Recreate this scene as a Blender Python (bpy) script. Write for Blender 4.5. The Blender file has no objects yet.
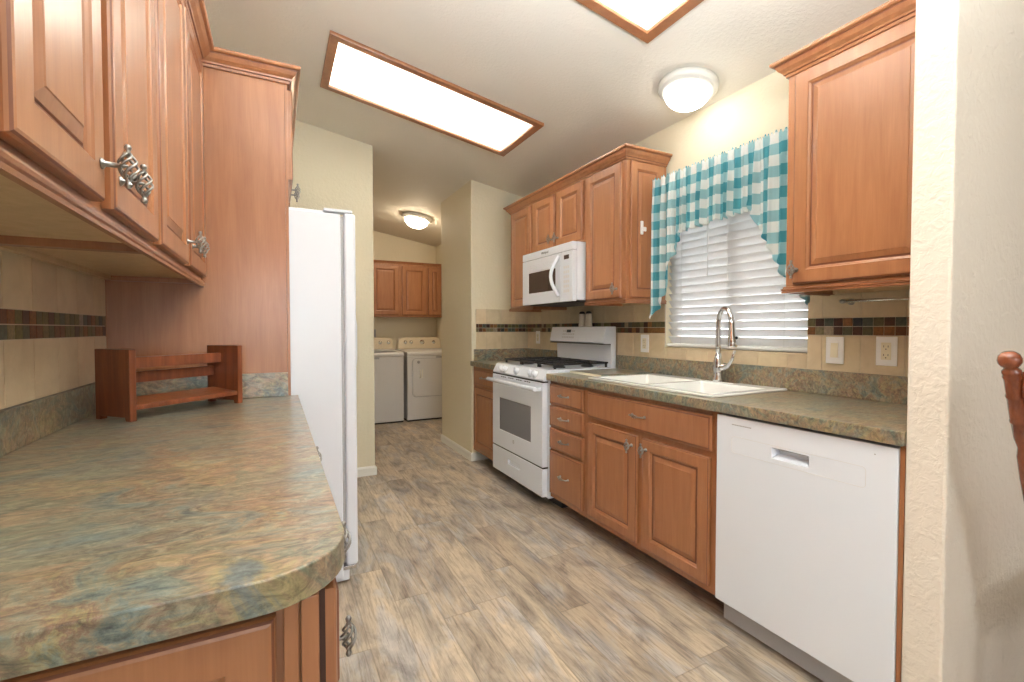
import bpy, bmesh, math, random
from mathutils import Vector, Matrix
random.seed(7)
S = bpy.context.scene
COL = S.collection
PI = math.pi

# ------------------------------------------------------------------ camera
H = 1.203
cam_d = bpy.data.cameras.new('camera')
cam = bpy.data.objects.new('camera', cam_d)
COL.objects.link(cam)
cam_d.sensor_fit = 'HORIZONTAL'
cam_d.sensor_width = 36.0
cam_d.lens = 462.0 / 1024.0 * 36.0
cam_d.clip_start = 0.02
cam.location = (0, 0, H)
cam.rotation_euler = (PI / 2 - 0.0255, 0, -0.4725)
S.camera = cam

# ------------------------------------------------------------------ view
S.view_settings.view_transform = 'Standard'
S.view_settings.look = 'None'
S.view_settings.gamma = 1.0
S.view_settings.use_curve_mapping = False
S.view_settings.exposure = 0.85

# ------------------------------------------------------------------ world daylight and added fill lamps
W = bpy.data.worlds.new('world')
S.world = W
W.use_nodes = True
bg = W.node_tree.nodes['Background']
bg.inputs[0].default_value = (0.90, 0.95, 1.0, 1)
bg.inputs[1].default_value = 5.2


def area(name, loc, rot, sx, sy, power, col=(1, 1, 1)):
    d = bpy.data.lights.new(name, 'AREA')
    d.shape = 'RECTANGLE'
    d.size = sx
    d.size_y = sy
    d.energy = power
    d.color = col
    o = bpy.data.objects.new(name, d)
    o.location = loc
    o.rotation_euler = rot
    COL.objects.link(o)
    return o


# two added fill lamps out of view behind the camera, no real windows
area('dining_fill_light', (1.5, -3.3, 1.4), (PI / 2, 0, 0), 4.0, 1.7, 3, (0.92, 0.96, 1.0))
area('dining_left_fill_light', (-2.1, -1.7, 1.5), (PI / 2, 0, -PI / 2), 1.7, 1.4, 9, (0.84, 0.92, 1.0))
# added fill lamp in mid-air, aimed up to brighten the room off the ceiling
area('ceiling_bounce_fill', (0.50, 0.35, 1.95), (PI, 0, 0), 0.7, 0.7, 60, (0.83, 0.91, 1.0))

# ------------------------------------------------------------------ room constants
RW = 2.165     # window wall
LW = -0.575    # wall behind the left counter
YB = 3.90      # end wall of the kitchen
YL = 6.77      # end wall of the laundry
SL = 0.17


def ceil_z(x):
    return 2.816 - SL * x


# ------------------------------------------------------------------ materials
MATS = {}


def newmat(name, col=(0.8, 0.8, 0.8), rough=0.5, metal=0.0, spec=0.5, coat=0.0):
    m = bpy.data.materials.new(name)
    m.use_nodes = True
    b = m.node_tree.nodes['Principled BSDF']
    b.inputs['Base Color'].default_value = (*col, 1)
    b.inputs['Roughness'].default_value = rough
    b.inputs['Metallic'].default_value = metal
    b.inputs['Specular IOR Level'].default_value = spec
    b.inputs['Coat Weight'].default_value = coat
    b.inputs['Coat Roughness'].default_value = 0.22
    MATS[name] = m
    return m


def nd(m, t, **k):
    n = m.node_tree.nodes.new(t)
    for a, v in k.items():
        setattr(n, a, v)
    return n


def lk(m, a, b):
    m.node_tree.links.new(a, b)


def ramp(m, fac, stops, interp='LINEAR'):
    r = nd(m, 'ShaderNodeValToRGB')
    r.color_ramp.interpolation = interp
    e = r.color_ramp.elements
    while len(e) < len(stops):
        e.new(0.5)
    for i, (p, c) in enumerate(stops):
        e[i].position = p
        e[i].color = (*c, 1)
    lk(m, fac, r.inputs[0])
    return r


def coords(m, scale=(1, 1, 1), rot=(0, 0, 0), kind='Object'):
    t = nd(m, 'ShaderNodeTexCoord')
    mp = nd(m, 'ShaderNodeMapping')
    mp.inputs['Scale'].default_value = scale
    mp.inputs['Rotation'].default_value = rot
    lk(m, t.outputs[kind], mp.inputs[0])
    return mp.outputs[0]


def noise(m, vec, scale, detail=4, rough=0.55, dist=0.0):
    n = nd(m, 'ShaderNodeTexNoise')
    n.inputs['Scale'].default_value = scale
    n.inputs['Detail'].default_value = detail
    n.inputs['Roughness'].default_value = rough
    n.inputs['Distortion'].default_value = dist
    lk(m, vec, n.inputs['Vector'])
    return n.outputs[0]


def mixc(m, fac, a, b, mode='MIX'):
    x = nd(m, 'ShaderNodeMix', data_type='RGBA', blend_type=mode)
    if isinstance(fac, (int, float)):
        x.inputs[0].default_value = fac
    else:
        lk(m, fac, x.inputs[0])
    for s, v in ((x.inputs[6], a), (x.inputs[7], b)):
        if isinstance(v, tuple):
            s.default_value = (*v, 1)
        else:
            lk(m, v, s)
    return x.outputs[2]


def bump(m, h, strength, dist=0.002):
    b = nd(m, 'ShaderNodeBump')
    b.inputs['Strength'].default_value = strength
    b.inputs['Distance'].default_value = dist
    lk(m, h, b.inputs['Height'])
    lk(m, b.outputs[0], m.node_tree.nodes['Principled BSDF'].inputs['Normal'])


def bsdf(m):
    return m.node_tree.nodes['Principled BSDF']


def wood(name, dark, light, rough=0.38, gscale=(9, 9, 0.9), contrast=0.5, coat=0.5):
    m = newmat(name, light, rough, coat=coat)
    v = coords(m, gscale)
    n1 = noise(m, v, 3.0, 5, 0.6, 0.6)
    v2 = coords(m, (gscale[0] * 7, gscale[1] * 7, gscale[2] * 2))
    n2 = noise(m, v2, 4.0, 3, 0.5, 0.2)
    c1 = ramp(m, n1, [(0.28, dark), (0.72, light)]).outputs[0]
    g = ramp(m, n2, [(0.3, (0.84, 0.82, 0.80)), (0.65, (1, 1, 1))]).outputs[0]
    c = mixc(m, contrast, c1, g, 'MULTIPLY')
    lk(m, c, bsdf(m).inputs['Base Color'])
    return m


WOOD = wood('maple_stain', (0.315, 0.122, 0.048), (0.405, 0.172, 0.070))
GLAZE = newmat('dark_glaze', (0.19, 0.065, 0.03), 0.45)
INNER = wood('unfinished_maple', (0.52, 0.36, 0.20), (0.62, 0.45, 0.27), 0.6, contrast=0.3, coat=0)
DARKGAP = newmat('painted_gap_shade', (0.05, 0.02, 0.012), 0.8)
MAHOG = wood('mahogany', (0.13, 0.030, 0.010), (0.27, 0.075, 0.024), 0.3, (14, 14, 1.2), 0.8, 0.4)
CHAIRW = wood('chair_wood', (0.16, 0.035, 0.012), (0.32, 0.085, 0.028), 0.25, (12, 12, 1.2), 0.7, 0.6)


def paint(name, col, sc=55, st=0.35):
    m = newmat(name, col, 0.65, spec=0.25)
    v = coords(m, (1, 1, 1))
    n = noise(m, v, sc, 3, 0.6, 0.4)
    r = ramp(m, n, [(0.42, (0, 0, 0)), (0.62, (1, 1, 1))]).outputs[0]
    bump(m, r, st, 0.0025)
    return m


WALL = paint('cream_wall_paint', (0.80, 0.725, 0.545))
WALL2 = paint('pale_wall_paint', (0.80, 0.72, 0.62), 38, 0.5)
CEIL = paint('ceiling_paint', (0.84, 0.79, 0.69), 70, 0.3)
TRIM = newmat('white_trim', (0.82, 0.80, 0.73), 0.4)
VINYL = newmat('white_vinyl', (0.88, 0.88, 0.87), 0.35)
APPL = newmat('white_enamel', (0.82, 0.86, 0.93), 0.22, coat=0.3)
FRIDGEM = newmat('fridge_enamel', (0.78, 0.81, 0.87), 0.3)
bump(FRIDGEM, noise(FRIDGEM, coords(FRIDGEM), 300, 2), 0.05, 0.0005)
BISQ = newmat('bisque_enamel', (0.72, 0.62, 0.46), 0.35)
LAUN = newmat('laundry_enamel', (0.70, 0.69, 0.69), 0.3)
GREYP = newmat('grey_plastic', (0.42, 0.42, 0.44), 0.5)
BLACK = newmat('black_iron', (0.018, 0.018, 0.02), 0.42)
DARKGL = newmat('dark_glass', (0.055, 0.03, 0.028), 0.12, spec=0.7)
GREYGL = newmat('grey_oven_glass', (0.24, 0.24, 0.26), 0.18, spec=0.6)
CHROME = newmat('chrome', (0.78, 0.78, 0.79), 0.12, 1.0)
PEWTER = newmat('pewter', (0.33, 0.32, 0.30), 0.33, 1.0)
SINKM = newmat('sink_enamel', (0.90, 0.90, 0.87), 0.18, coat=0.5)
BUTG = newmat('button_grey', (0.58, 0.59, 0.62), 0.4)
PLATE = newmat('plate_plastic', (0.88, 0.88, 0.88), 0.35)
CREAMP = newmat('cream_plastic', (0.80, 0.74, 0.58), 0.4)
STONEW = newmat('shaker_ceramic', (0.74, 0.66, 0.54), 0.4)
BLIND = newmat('blind_slat', (0.86, 0.86, 0.86), 0.45)
bsdf(BLIND).inputs['Subsurface Weight'].default_value = 0.0
CORD = newmat('blind_cord', (0.7, 0.7, 0.68), 0.8)

# floor planks
FLOOR = newmat('vinyl_plank', (0.4, 0.33, 0.25), 0.42, spec=0.4)
m = FLOOR
t = nd(m, 'ShaderNodeTexCoord')
sp = nd(m, 'ShaderNodeSeparateXYZ')
lk(m, t.outputs['Object'], sp.inputs[0])


def mth(m, op, a, b=None, c=None):
    n = nd(m, 'ShaderNodeMath', operation=op)
    for i, v in enumerate((a, b, c)):
        if v is None:
            continue
        if isinstance(v, (int, float)):
            n.inputs[i].default_value = v
        else:
            lk(m, v, n.inputs[i])
    return n.outputs[0]


def plank_nodes(m, X, Y, pw, pl):
    px = mth(m, 'DIVIDE', X, pw)
    row = mth(m, 'FLOOR', px)
    wn = nd(m, 'ShaderNodeTexWhiteNoise', noise_dimensions='1D')
    lk(m, row, wn.inputs['W'])
    py = mth(m, 'ADD', mth(m, 'DIVIDE', Y, pl), mth(m, 'MULTIPLY', wn.outputs[0], 7.3))
    ci = mth(m, 'FLOOR', py)
    fx = mth(m, 'FRACT', px)
    fy = mth(m, 'FRACT', py)
    ex = mth(m, 'MULTIPLY', mth(m, 'MINIMUM', fx, mth(m, 'SUBTRACT', 1.0, fx)), pw)
    ey = mth(m, 'MULTIPLY', mth(m, 'MINIMUM', fy, mth(m, 'SUBTRACT', 1.0, fy)), pl)
    edge = mth(m, 'MINIMUM', ex, ey)
    cb = nd(m, 'ShaderNodeCombineXYZ')
    lk(m, row, cb.inputs[0])
    lk(m, ci, cb.inputs[1])
    w2 = nd(m, 'ShaderNodeTexWhiteNoise', noise_dimensions='3D')
    lk(m, cb.outputs[0], w2.inputs['Vector'])
    return edge, w2.outputs['Value'], w2.outputs['Color'], cb.outputs[0]


edge, rv, rc, cell = plank_nodes(m, sp.outputs[0], sp.outputs[1], 0.152, 0.92)
mp = nd(m, 'ShaderNodeMapping')
mp.inputs['Scale'].default_value = (3.4, 1.1, 1)
vadd = nd(m, 'ShaderNodeVectorMath', operation='MULTIPLY_ADD')
lk(m, rc, vadd.inputs[0])
vadd.inputs[1].default_value = (20, 20, 0)
lk(m, t.outputs['Object'], vadd.inputs[2])
lk(m, vadd.outputs[0], mp.inputs[0])
n1 = noise(m, mp.outputs[0], 2.6, 6, 0.62, 0.9)
mp2 = nd(m, 'ShaderNodeMapping')
mp2.inputs['Scale'].default_value = (24, 2.2, 1)
lk(m, vadd.outputs[0], mp2.inputs[0])
n2 = noise(m, mp2.outputs[0], 3.0, 5, 0.6, 0.3)
base = ramp(m, rv, [(0.0, (0.37, 0.31, 0.245)), (0.25, (0.47, 0.40, 0.315)), (0.5, (0.41, 0.35, 0.285)),
                    (0.75, (0.54, 0.46, 0.36)), (1.0, (0.43, 0.385, 0.33))]).outputs[0]
tone = ramp(m, n1, [(0.32, (0.52, 0.50, 0.49)), (0.44, (0.82, 0.80, 0.79)), (0.52, (1.00, 0.97, 0.93)), (0.64, (1.22, 1.18, 1.09))]).outputs[0]
c = mixc(m, 1.0, base, tone, 'MULTIPLY')
mp3 = nd(m, 'ShaderNodeMapping')
mp3.inputs['Scale'].default_value = (4.0, 1.3, 1)
mp3.inputs['Location'].default_value = (3, 8, 0)
lk(m, vadd.outputs[0], mp3.inputs[0])
n3 = noise(m, mp3.outputs[0], 2.0, 5, 0.6, 0.6)
gk = ramp(m, n3, [(0.50, (0, 0, 0)), (0.62, (0.75, 0.75, 0.75))]).outputs[0]
bwn = nd(m, 'ShaderNodeRGBToBW')
lk(m, c, bwn.inputs[0])
gcol = mixc(m, 1.0, bwn.outputs[0], (1.04, 1.0, 0.98), 'MULTIPLY')
c = mixc(m, gk, c, gcol)
mp4 = nd(m, 'ShaderNodeMapping')
mp4.inputs['Scale'].default_value = (60, 3.0, 1)
lk(m, vadd.outputs[0], mp4.inputs[0])
n4 = noise(m, mp4.outputs[0], 2.0, 6, 0.7, 0.5)
gr = ramp(m, n2, [(0.32, (0.58, 0.55, 0.53)), (0.50, (1.02, 1.01, 1.0))]).outputs[0]
c = mixc(m, 0.75, c, gr, 'MULTIPLY')
g4 = ramp(m, n4, [(0.34, (0.50, 0.47, 0.45)), (0.48, (1.04, 1.03, 1.02))]).outputs[0]
c = mixc(m, 0.7, c, g4, 'MULTIPLY')
er = ramp(m, edge, [(0.0, (0.50, 0.47, 0.45)), (0.0018, (1, 1, 1))]).outputs[0]
c = mixc(m, 0.6, c, er, 'MULTIPLY')
lk(m, c, bsdf(m).inputs['Base Color'])
bump(m, n2, 0.12, 0.001)

# slate-look laminate
LAM = newmat('slate_laminate', (0.3, 0.3, 0.25), 0.30, spec=0.6, coat=0.4)
m = LAM
v = coords(m, (1.3, 2.2, 2.2), (0, 0, 0.42))
na = noise(m, v, 1.7, 9, 0.66, 1.3)
ca = ramp(m, na, [(0.30, (0.12, 0.17, 0.19)), (0.40, (0.25, 0.32, 0.33)), (0.46, (0.47, 0.44, 0.32)),
                  (0.50, (0.27, 0.31, 0.23)), (0.545, (0.58, 0.39, 0.26)), (0.60, (0.56, 0.46, 0.24)),
                  (0.66, (0.24, 0.31, 0.33))]).outputs[0]
v = coords(m, (1.7, 2.9, 2.9), (0, 0, 0.5))
nb = noise(m, v, 3.0, 10, 0.70, 1.6)
cb_ = ramp(m, nb, [(0.34, (0.10, 0.14, 0.17)), (0.42, (0.30, 0.36, 0.34)), (0.49, (0.52, 0.42, 0.29)),
                   (0.54, (0.40, 0.22, 0.16)), (0.59, (0.58, 0.46, 0.24)), (0.66, (0.38, 0.44, 0.40))]).outputs[0]
nc = noise(m, coords(m), 4.5, 4, 0.6)
c = mixc(m, ramp(m, nc, [(0.40, (0.1, 0.1, 0.1)), (0.60, (0.9, 0.9, 0.9))]).outputs[0], ca, cb_)
nf = noise(m, coords(m, (1, 2.2, 1.5), (0, 0, 0.5)), 26, 8, 0.75, 1.2)
c = mixc(m, 0.9, c, ramp(m, nf, [(0.36, (0.17, 0.175, 0.165)), (0.50, (0.47, 0.48, 0.44)), (0.62, (0.74, 0.74, 0.69))]).outputs[0], 'MULTIPLY')
lk(m, c, bsdf(m).inputs['Base Color'])

# wall tile and mosaic: colour per tile from a face attribute
TILE = newmat('travertine_tile', (0.6, 0.5, 0.35), 0.4)
m = TILE
n1 = noise(m, coords(m), 9, 6, 0.65, 0.6)
at = nd(m, 'ShaderNodeAttribute', attribute_name='tint')
c = ramp(m, n1, [(0.3, (0.56, 0.44, 0.29)), (0.7, (0.68, 0.56, 0.39))]).outputs[0]
c = mixc(m, 1.0, c, at.outputs['Color'], 'MULTIPLY')
lk(m, c, bsdf(m).inputs['Base Color'])
GROUT = newmat('grout', (0.62, 0.54, 0.42), 0.85)
MOSAIC = newmat('stone_mosaic', (0.2, 0.1, 0.05), 0.38, spec=0.3)
m = MOSAIC
n1 = noise(m, coords(m), 90, 4, 0.6)
at = nd(m, 'ShaderNodeAttribute', attribute_name='tint')
c = mixc(m, 1.0, at.outputs['Color'], ramp(m, n1, [(0.3, (0.65, 0.65, 0.65)), (0.7, (1.3, 1.25, 1.2))]).outputs[0], 'MULTIPLY')
lk(m, c, bsdf(m).inputs['Base Color'])

# gingham
GING = newmat('teal_gingham', (0.5, 0.7, 0.75), 0.85, spec=0.1)
m = GING
t = nd(m, 'ShaderNodeUVMap')
sp = nd(m, 'ShaderNodeSeparateXYZ')
lk(m, t.outputs[0], sp.inputs[0])
a = mth(m, 'GREATER_THAN', mth(m, 'FRACT', mth(m, 'DIVIDE', sp.outputs[0], 0.100)), 0.5)
b = mth(m, 'GREATER_THAN', mth(m, 'FRACT', mth(m, 'DIVIDE', sp.outputs[1], 0.100)), 0.5)
s_ = mth(m, 'DIVIDE', mth(m, 'ADD', a, b), 2.0)
c = ramp(m, s_, [(0.0, (0.84, 0.86, 0.84)), (0.5, (0.36, 0.60, 0.64)), (1.0, (0.09, 0.36, 0.44))]).outputs[0]
lk(m, c, bsdf(m).inputs['Base Color'])
tr = nd(m, 'ShaderNodeBsdfTranslucent')
lk(m, c, tr.inputs[0])
mx = nd(m, 'ShaderNodeMixShader')
mx.inputs[0].default_value = 0.3
lk(m, bsdf(m).outputs[0], mx.inputs[1])
lk(m, tr.outputs[0], mx.inputs[2])
lk(m, mx.outputs[0], m.node_tree.nodes['Material Output'].inputs[0])


def translucent(mat, fac):
    m = mat
    col = bsdf(m).inputs['Base Color'].default_value[:]
    tr = nd(m, 'ShaderNodeBsdfTranslucent')
    tr.inputs[0].default_value = col
    mx = nd(m, 'ShaderNodeMixShader')
    mx.inputs[0].default_value = fac
    lk(m, bsdf(m).outputs[0], mx.inputs[1])
    lk(m, tr.outputs[0], mx.inputs[2])
    lk(m, mx.outputs[0], m.node_tree.nodes['Material Output'].inputs[0])


translucent(BLIND, 0.25)


def emit(name, col, st, base=(0.9, 0.9, 0.88)):
    m = newmat(name, base, 0.4)
    bsdf(m).inputs['Emission Color'].default_value = (*col, 1)
    bsdf(m).inputs['Emission Strength'].default_value = st
    return m


TUBE = emit('fluorescent_tube', (0.94, 0.97, 1.0), 48)
DIFF = newmat('acrylic_diffuser', (0.93, 0.91, 0.86), 0.35)
translucent(DIFF, 0.85)
REFL = newmat('fixture_white', (0.9, 0.9, 0.88), 0.6)
DOME = emit('lit_glass_dome', (1.0, 0.95, 0.88), 7.5)
DOME2 = emit('lit_glass_bowl', (1.0, 0.82, 0.60), 26)
SCREEN = emit('clock_display', (0.3, 0.45, 0.5), 0.03, (0.02, 0.025, 0.03))

GLASS = bpy.data.materials.new('window_glass')
GLASS.use_nodes = True
g = GLASS.node_tree
g.nodes.clear()
go = g.nodes.new('ShaderNodeOutputMaterial')
gt = g.nodes.new('ShaderNodeBsdfTransparent')
gg = g.nodes.new('ShaderNodeBsdfGlossy')
gg.inputs['Roughness'].default_value = 0.02
gf = g.nodes.new('ShaderNodeFresnel')
gf.inputs[0].default_value = 1.45
gm = g.nodes.new('ShaderNodeMixShader')
g.links.new(gf.outputs[0], gm.inputs[0])
g.links.new(gt.outputs[0], gm.inputs[1])
g.links.new(gg.outputs[0], gm.inputs[2])
g.links.new(gm.outputs[0], go.inputs[0])


# ------------------------------------------------------------------ mesh helpers
def TR(u, d, z):           # units against the window wall: u along the room, d out from the wall
    return Vector((RW - d, u, z))


def TL(u, d, z):           # units against the left wall
    return Vector((LW + d, u, z))


def TB(u, d, z):           # units against the laundry end wall
    return Vector((u, YL - d, z))


def TI(x, y, z):
    return Vector((x, y, z))


class MB:
    def __init__(self):
        self.bm = bmesh.new()
        self.tint = self.bm.loops.layers.float_color.new('tint')
        self.uv = self.bm.loops.layers.uv.new('UVMap')

    def face(self, vs, mat=0, smooth=False, tint=None):
        try:
            f = self.bm.faces.new(vs)
        except ValueError:
            return None
        f.material_index = mat
        f.smooth = smooth
        if tint:
            for l in f.loops:
                l[self.tint] = (*tint, 1)
        return f

    def box(self, a0, a1, b0, b1, c0, c1, T=TI, mat=0, tint=None):
        v = [self.bm.verts.new(T(x, y, z)) for x in (a0, a1) for y in (b0, b1) for z in (c0, c1)]
        for q in ((0, 1, 3, 2), (4, 6, 7, 5), (0, 4, 5, 1), (2, 3, 7, 6), (0, 2, 6, 4), (1, 5, 7, 3)):
            self.face([v[i] for i in q], mat, tint=tint)
        return self

    def prism(self, pts, c0, c1, T=TI, mat=0, axis='z'):
        def P(p, c):
            if axis == 'z':
                return T(p[0], p[1], c)
            if axis == 'u':      # pts are (d, z), swept along u
                return T(c, p[0], p[1])
            return T(p[0], c, p[1])   # 'd': pts are (u, z), swept along d
        a = [self.bm.verts.new(P(p, c0)) for p in pts]
        b = [self.bm.verts.new(P(p, c1)) for p in pts]
        n = len(pts)
        self.face(a[::-1], mat)
        self.face(b, mat)
        for i in range(n):
            self.face([a[i], a[(i + 1) % n], b[(i + 1) % n], b[i]], mat)
        return self

    def tube(self, pts, r, n=10, mat=0, cap=True):
        pts = [Vector(p) for p in pts]
        rs = r if isinstance(r, (list, tuple)) else [r] * len(pts)
        rings = []
        up = None
        for i, p in enumerate(pts):
            t = (pts[min(i + 1, len(pts) - 1)] - pts[max(i - 1, 0)])
            if t.length < 1e-9:
                t = Vector((0, 0, 1))
            t.normalize()
            if up is None:
                up = Vector((1, 0, 0)) if abs(t.x) < 0.8 else Vector((0, 1, 0))
            s = up - t * up.dot(t)
            if s.length < 1e-6:
                s = t.orthogonal()
            s.normalize()
            up = s
            w = t.cross(s)
            rings.append([self.bm.verts.new(p + (s * math.cos(2 * PI * k / n) + w * math.sin(2 * PI * k / n)) * rs[i])
                          for k in range(n)])
        for i in range(len(rings) - 1):
            for k in range(n):
                self.face([rings[i][k], rings[i][(k + 1) % n], rings[i + 1][(k + 1) % n], rings[i + 1][k]], mat, True)
        if cap:
            self.face(rings[0][::-1], mat, True)
            self.face(rings[-1], mat, True)
        return self

    def lathe(self, prof, origin=(0, 0, 0), axis=(0, 0, 1), n=24, mat=0):
        """prof: list of (radius, height along axis)."""
        o = Vector(origin)
        ax = Vector(axis).normalized()
        s = ax.orthogonal().normalized()
        w = ax.cross(s)
        rings = []
        for r, h in prof:
            c = o + ax * h
            if r < 1e-6:
                rings.append([self.bm.verts.new(c)])
            else:
                rings.append([self.bm.verts.new(c + (s * math.cos(2 * PI * k / n) + w * math.sin(2 * PI * k / n)) * r)
                              for k in range(n)])
        for i in range(len(rings) - 1):
            A, B = rings[i], rings[i + 1]
            for k in range(n):
                k2 = (k + 1) % n
                if len(A) == 1 and len(B) == 1:
                    continue
                if len(A) == 1:
                    self.face([A[0], B[k2], B[k]], mat, True)
                elif len(B) == 1:
                    self.face([A[k], A[k2], B[0]], mat, True)
                else:
                    self.face([A[k], A[k2], B[k2], B[k]], mat, True)
        if len(rings[0]) > 1:
            self.face(rings[0][::-1], mat)
        if len(rings[-1]) > 1:
            self.face(rings[-1], mat)
        return self

    def rings(self, u0, u1, z0, z1, d0, prof, T, mats):
        """rectangular door: prof = (inset, out) rings, mats per band, last band caps the middle."""
        R = []
        back = [self.bm.verts.new(T(u, d0, z)) for u, z in ((u0, z0), (u1, z0), (u1, z1), (u0, z1))]
        R.append(back)
        for ins, out in prof:
            R.append([self.bm.verts.new(T(u, d0 + out, z)) for u, z in
                      ((u0 + ins, z0 + ins), (u1 - ins, z0 + ins), (u1 - ins, z1 - ins), (u0 + ins, z1 - ins))])
        self.face(back[::-1], 0)
        for i in range(len(R) - 1):
            mi = 0 if i == 0 else mats[i - 1]
            for k in range(4):
                self.face([R[i][k], R[i][(k + 1) % 4], R[i + 1][(k + 1) % 4], R[i + 1][k]], mi)
        self.face(R[-1], 0)
        return self

    def sweep(self, path, prof, z, T=TI, side=1, mat=0, mats=None):
        """moulding: path = 2d points, prof = (out, up); mitred corners."""
        path = [Vector(p) for p in path]
        n = len(path)
        cols = []
        for i, p in enumerate(path):
            dirs = []
            if i > 0:
                dirs.append((path[i] - path[i - 1]).normalized())
            if i < n - 1:
                dirs.append((path[i + 1] - path[i]).normalized())
            nr = [Vector((d.y, -d.x)) * side for d in dirs]
            if len(nr) == 2:
                mdir = (nr[0] + nr[1])
                mdir = mdir / (mdir.dot(nr[0]))
            else:
                mdir = nr[0]
            cols.append([self.bm.verts.new(T(p.x + mdir.x * o, p.y + mdir.y * o, z + h)) for o, h in prof])
        k = len(prof)
        for i in range(n - 1):
            for j in range(k):
                j2 = (j + 1) % k
                self.face([cols[i][j], cols[i + 1][j], cols[i + 1][j2], cols[i][j2]], mats[j] if mats else mat)
        self.face(cols[0][::-1], mat)
        self.face(cols[-1], mat)
        return self

    def cells(self, us, zs, holes, d0, d1, T=TI, mat=0):
        """slab made of a grid of cells, some left out (windows, sink); only outer faces are built."""
        V = {}

        def g(i, j, k):
            if (i, j, k) not in V:
                V[(i, j, k)] = self.bm.verts.new(T(us[i], (d0, d1)[k], zs[j]))
            return V[(i, j, k)]
        solid = lambda i, j: 0 <= i < len(us) - 1 and 0 <= j < len(zs) - 1 and (i, j) not in holes
        for i in range(len(us) - 1):
            for j in range(len(zs) - 1):
                if not solid(i, j):
                    continue
                for k in (0, 1):
                    self.face([g(i, j, k), g(i + 1, j, k), g(i + 1, j + 1, k), g(i, j + 1, k)], mat)
                for (di, dj, a, b) in ((-1, 0, (i, j), (i, j + 1)), (1, 0, (i + 1, j), (i + 1, j + 1)),
                                       (0, -1, (i, j), (i + 1, j)), (0, 1, (i, j + 1), (i + 1, j + 1))):
                    if not solid(i + di, j + dj):
                        self.face([g(*a, 0), g(*b, 0), g(*b, 1), g(*a, 1)], mat)
        return self

    def build(self, name, mats, parent=None, bevel=0.0, local=False, smooth=False, recalc=True, seg=2):
        if not isinstance(mats, (list, tuple)):
            mats = [mats]
        off = Vector((0, 0, 0))
        if parent is not None and not local:
            q = parent
            while q is not None:
                off += q.location
                q = q.parent
        if recalc:
            bmesh.ops.recalc_face_normals(self.bm, faces=self.bm.faces)
        if off.length > 0:
            bmesh.ops.translate(self.bm, verts=self.bm.verts, vec=-off)
        me = bpy.data.meshes.new(name)
        self.bm.to_mesh(me)
        self.bm.free()
        for mt in mats:
            me.materials.append(mt)
        o = bpy.data.objects.new(name, me)
        COL.objects.link(o)
        if parent is not None:
            o.parent = parent
        if bevel > 0:
            b = o.modifiers.new('bevel', 'BEVEL')
            b.width = bevel
            b.segments = seg
            b.limit_method = 'ANGLE'
            b.angle_limit = math.radians(40)
        return o


def tag(o, label=None, cat=None, group=None, kind=None):
    if label:
        o['label'] = label
    if cat:
        o['category'] = cat
    if group:
        o['group'] = group
    if kind:
        o['kind'] = kind
    return o


def thing(name, label, cat, loc=(0, 0, 0), rz=0, group=None):
    o = bpy.data.objects.new(name, None)
    o.empty_display_size = 0.05
    COL.objects.link(o)
    o.location = loc
    o.rotation_euler = (0, 0, rz)
    return tag(o, label, cat, group)


def part_from(name, mesh, parent, loc, rot=(0, 0, 0)):
    """place shared mesh at a world location under an unrotated parent chain"""
    off = Vector((0, 0, 0))
    q = parent
    while q is not None:
        off += q.location
        q = q.parent
    o = bpy.data.objects.new(name, mesh)
    COL.objects.link(o)
    o.parent = parent
    o.location = Vector(loc) - off
    o.rotation_euler = rot
    return o


def text_mesh(txt, size, depth=0.0004):
    cu = bpy.data.curves.new('lettering', 'FONT')
    cu.body = txt
    cu.size = size
    cu.extrude = depth
    cu.align_x = 'CENTER'
    cu.align_y = 'CENTER'
    o = bpy.data.objects.new('lettering', cu)
    COL.objects.link(o)
    dg = bpy.context.evaluated_depsgraph_get()
    me = bpy.data.meshes.new_from_object(o.evaluated_get(dg))
    bpy.data.objects.remove(o)
    return me


def struct(name, mb, mat, label=None, bevel=0.0, parent=None):
    o = mb.build(name, mat, parent, bevel)
    if parent is None:
        o['kind'] = 'structure'
        if label:
            o['label'] = label
    return o


# ------------------------------------------------------------------ the room
struct('floor', MB().box(-2.2, 5.2, -3.4, 7.0, -0.06, 0.0), FLOOR,
       'grey brown weathered wood-look vinyl plank floor running the length of the kitchen')


def TCE(u, d, z):       # d below the sloping ceiling
    return Vector((u, z, ceil_z(u) - d))


PANELS = [(0.27, 1.558, 1.055, 1.66), (0.27, 1.575, 2.62, 3.225)]
mb = MB()
mb.cells([-2.2, 0.30, 1.53, 5.2], [-3.4, 1.085, 1.63, 2.65, 3.195, 7.0], {(1, 1), (1, 3)}, 0.0, -0.12, TCE)
struct('ceiling', mb, CEIL, 'textured cream ceiling sloping down toward the window wall')

# dining room behind the camera, open to daylight through its big window
mb = MB()
mb.cells([-2.2, -0.6, 0.8, 5.2], [0, 1.0, 2.1, 3.2], {(1, 1)}, -3.4, -3.5, lambda u, d, z: Vector((u, d, z)))
struct('wall_dining_back', mb, WALL2, 'dining room wall with a wide window opening, behind the camera')
struct('wall_dining_left', MB().box(-2.3, -2.2, -3.5, -0.3, 0, 3.3), WALL2, 'dining room left wall, behind the camera')
struct('wall_dining_return', MB().box(-2.2, LW - 0.1, -0.4, -0.3, 0, 3.25), WALL2, 'short dining room wall left of the camera')
struct('wall_dining_right', MB().box(5.2, 5.3, -3.5, 0.65, 0, 2.2), WALL2, 'dining room right wall')

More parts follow.
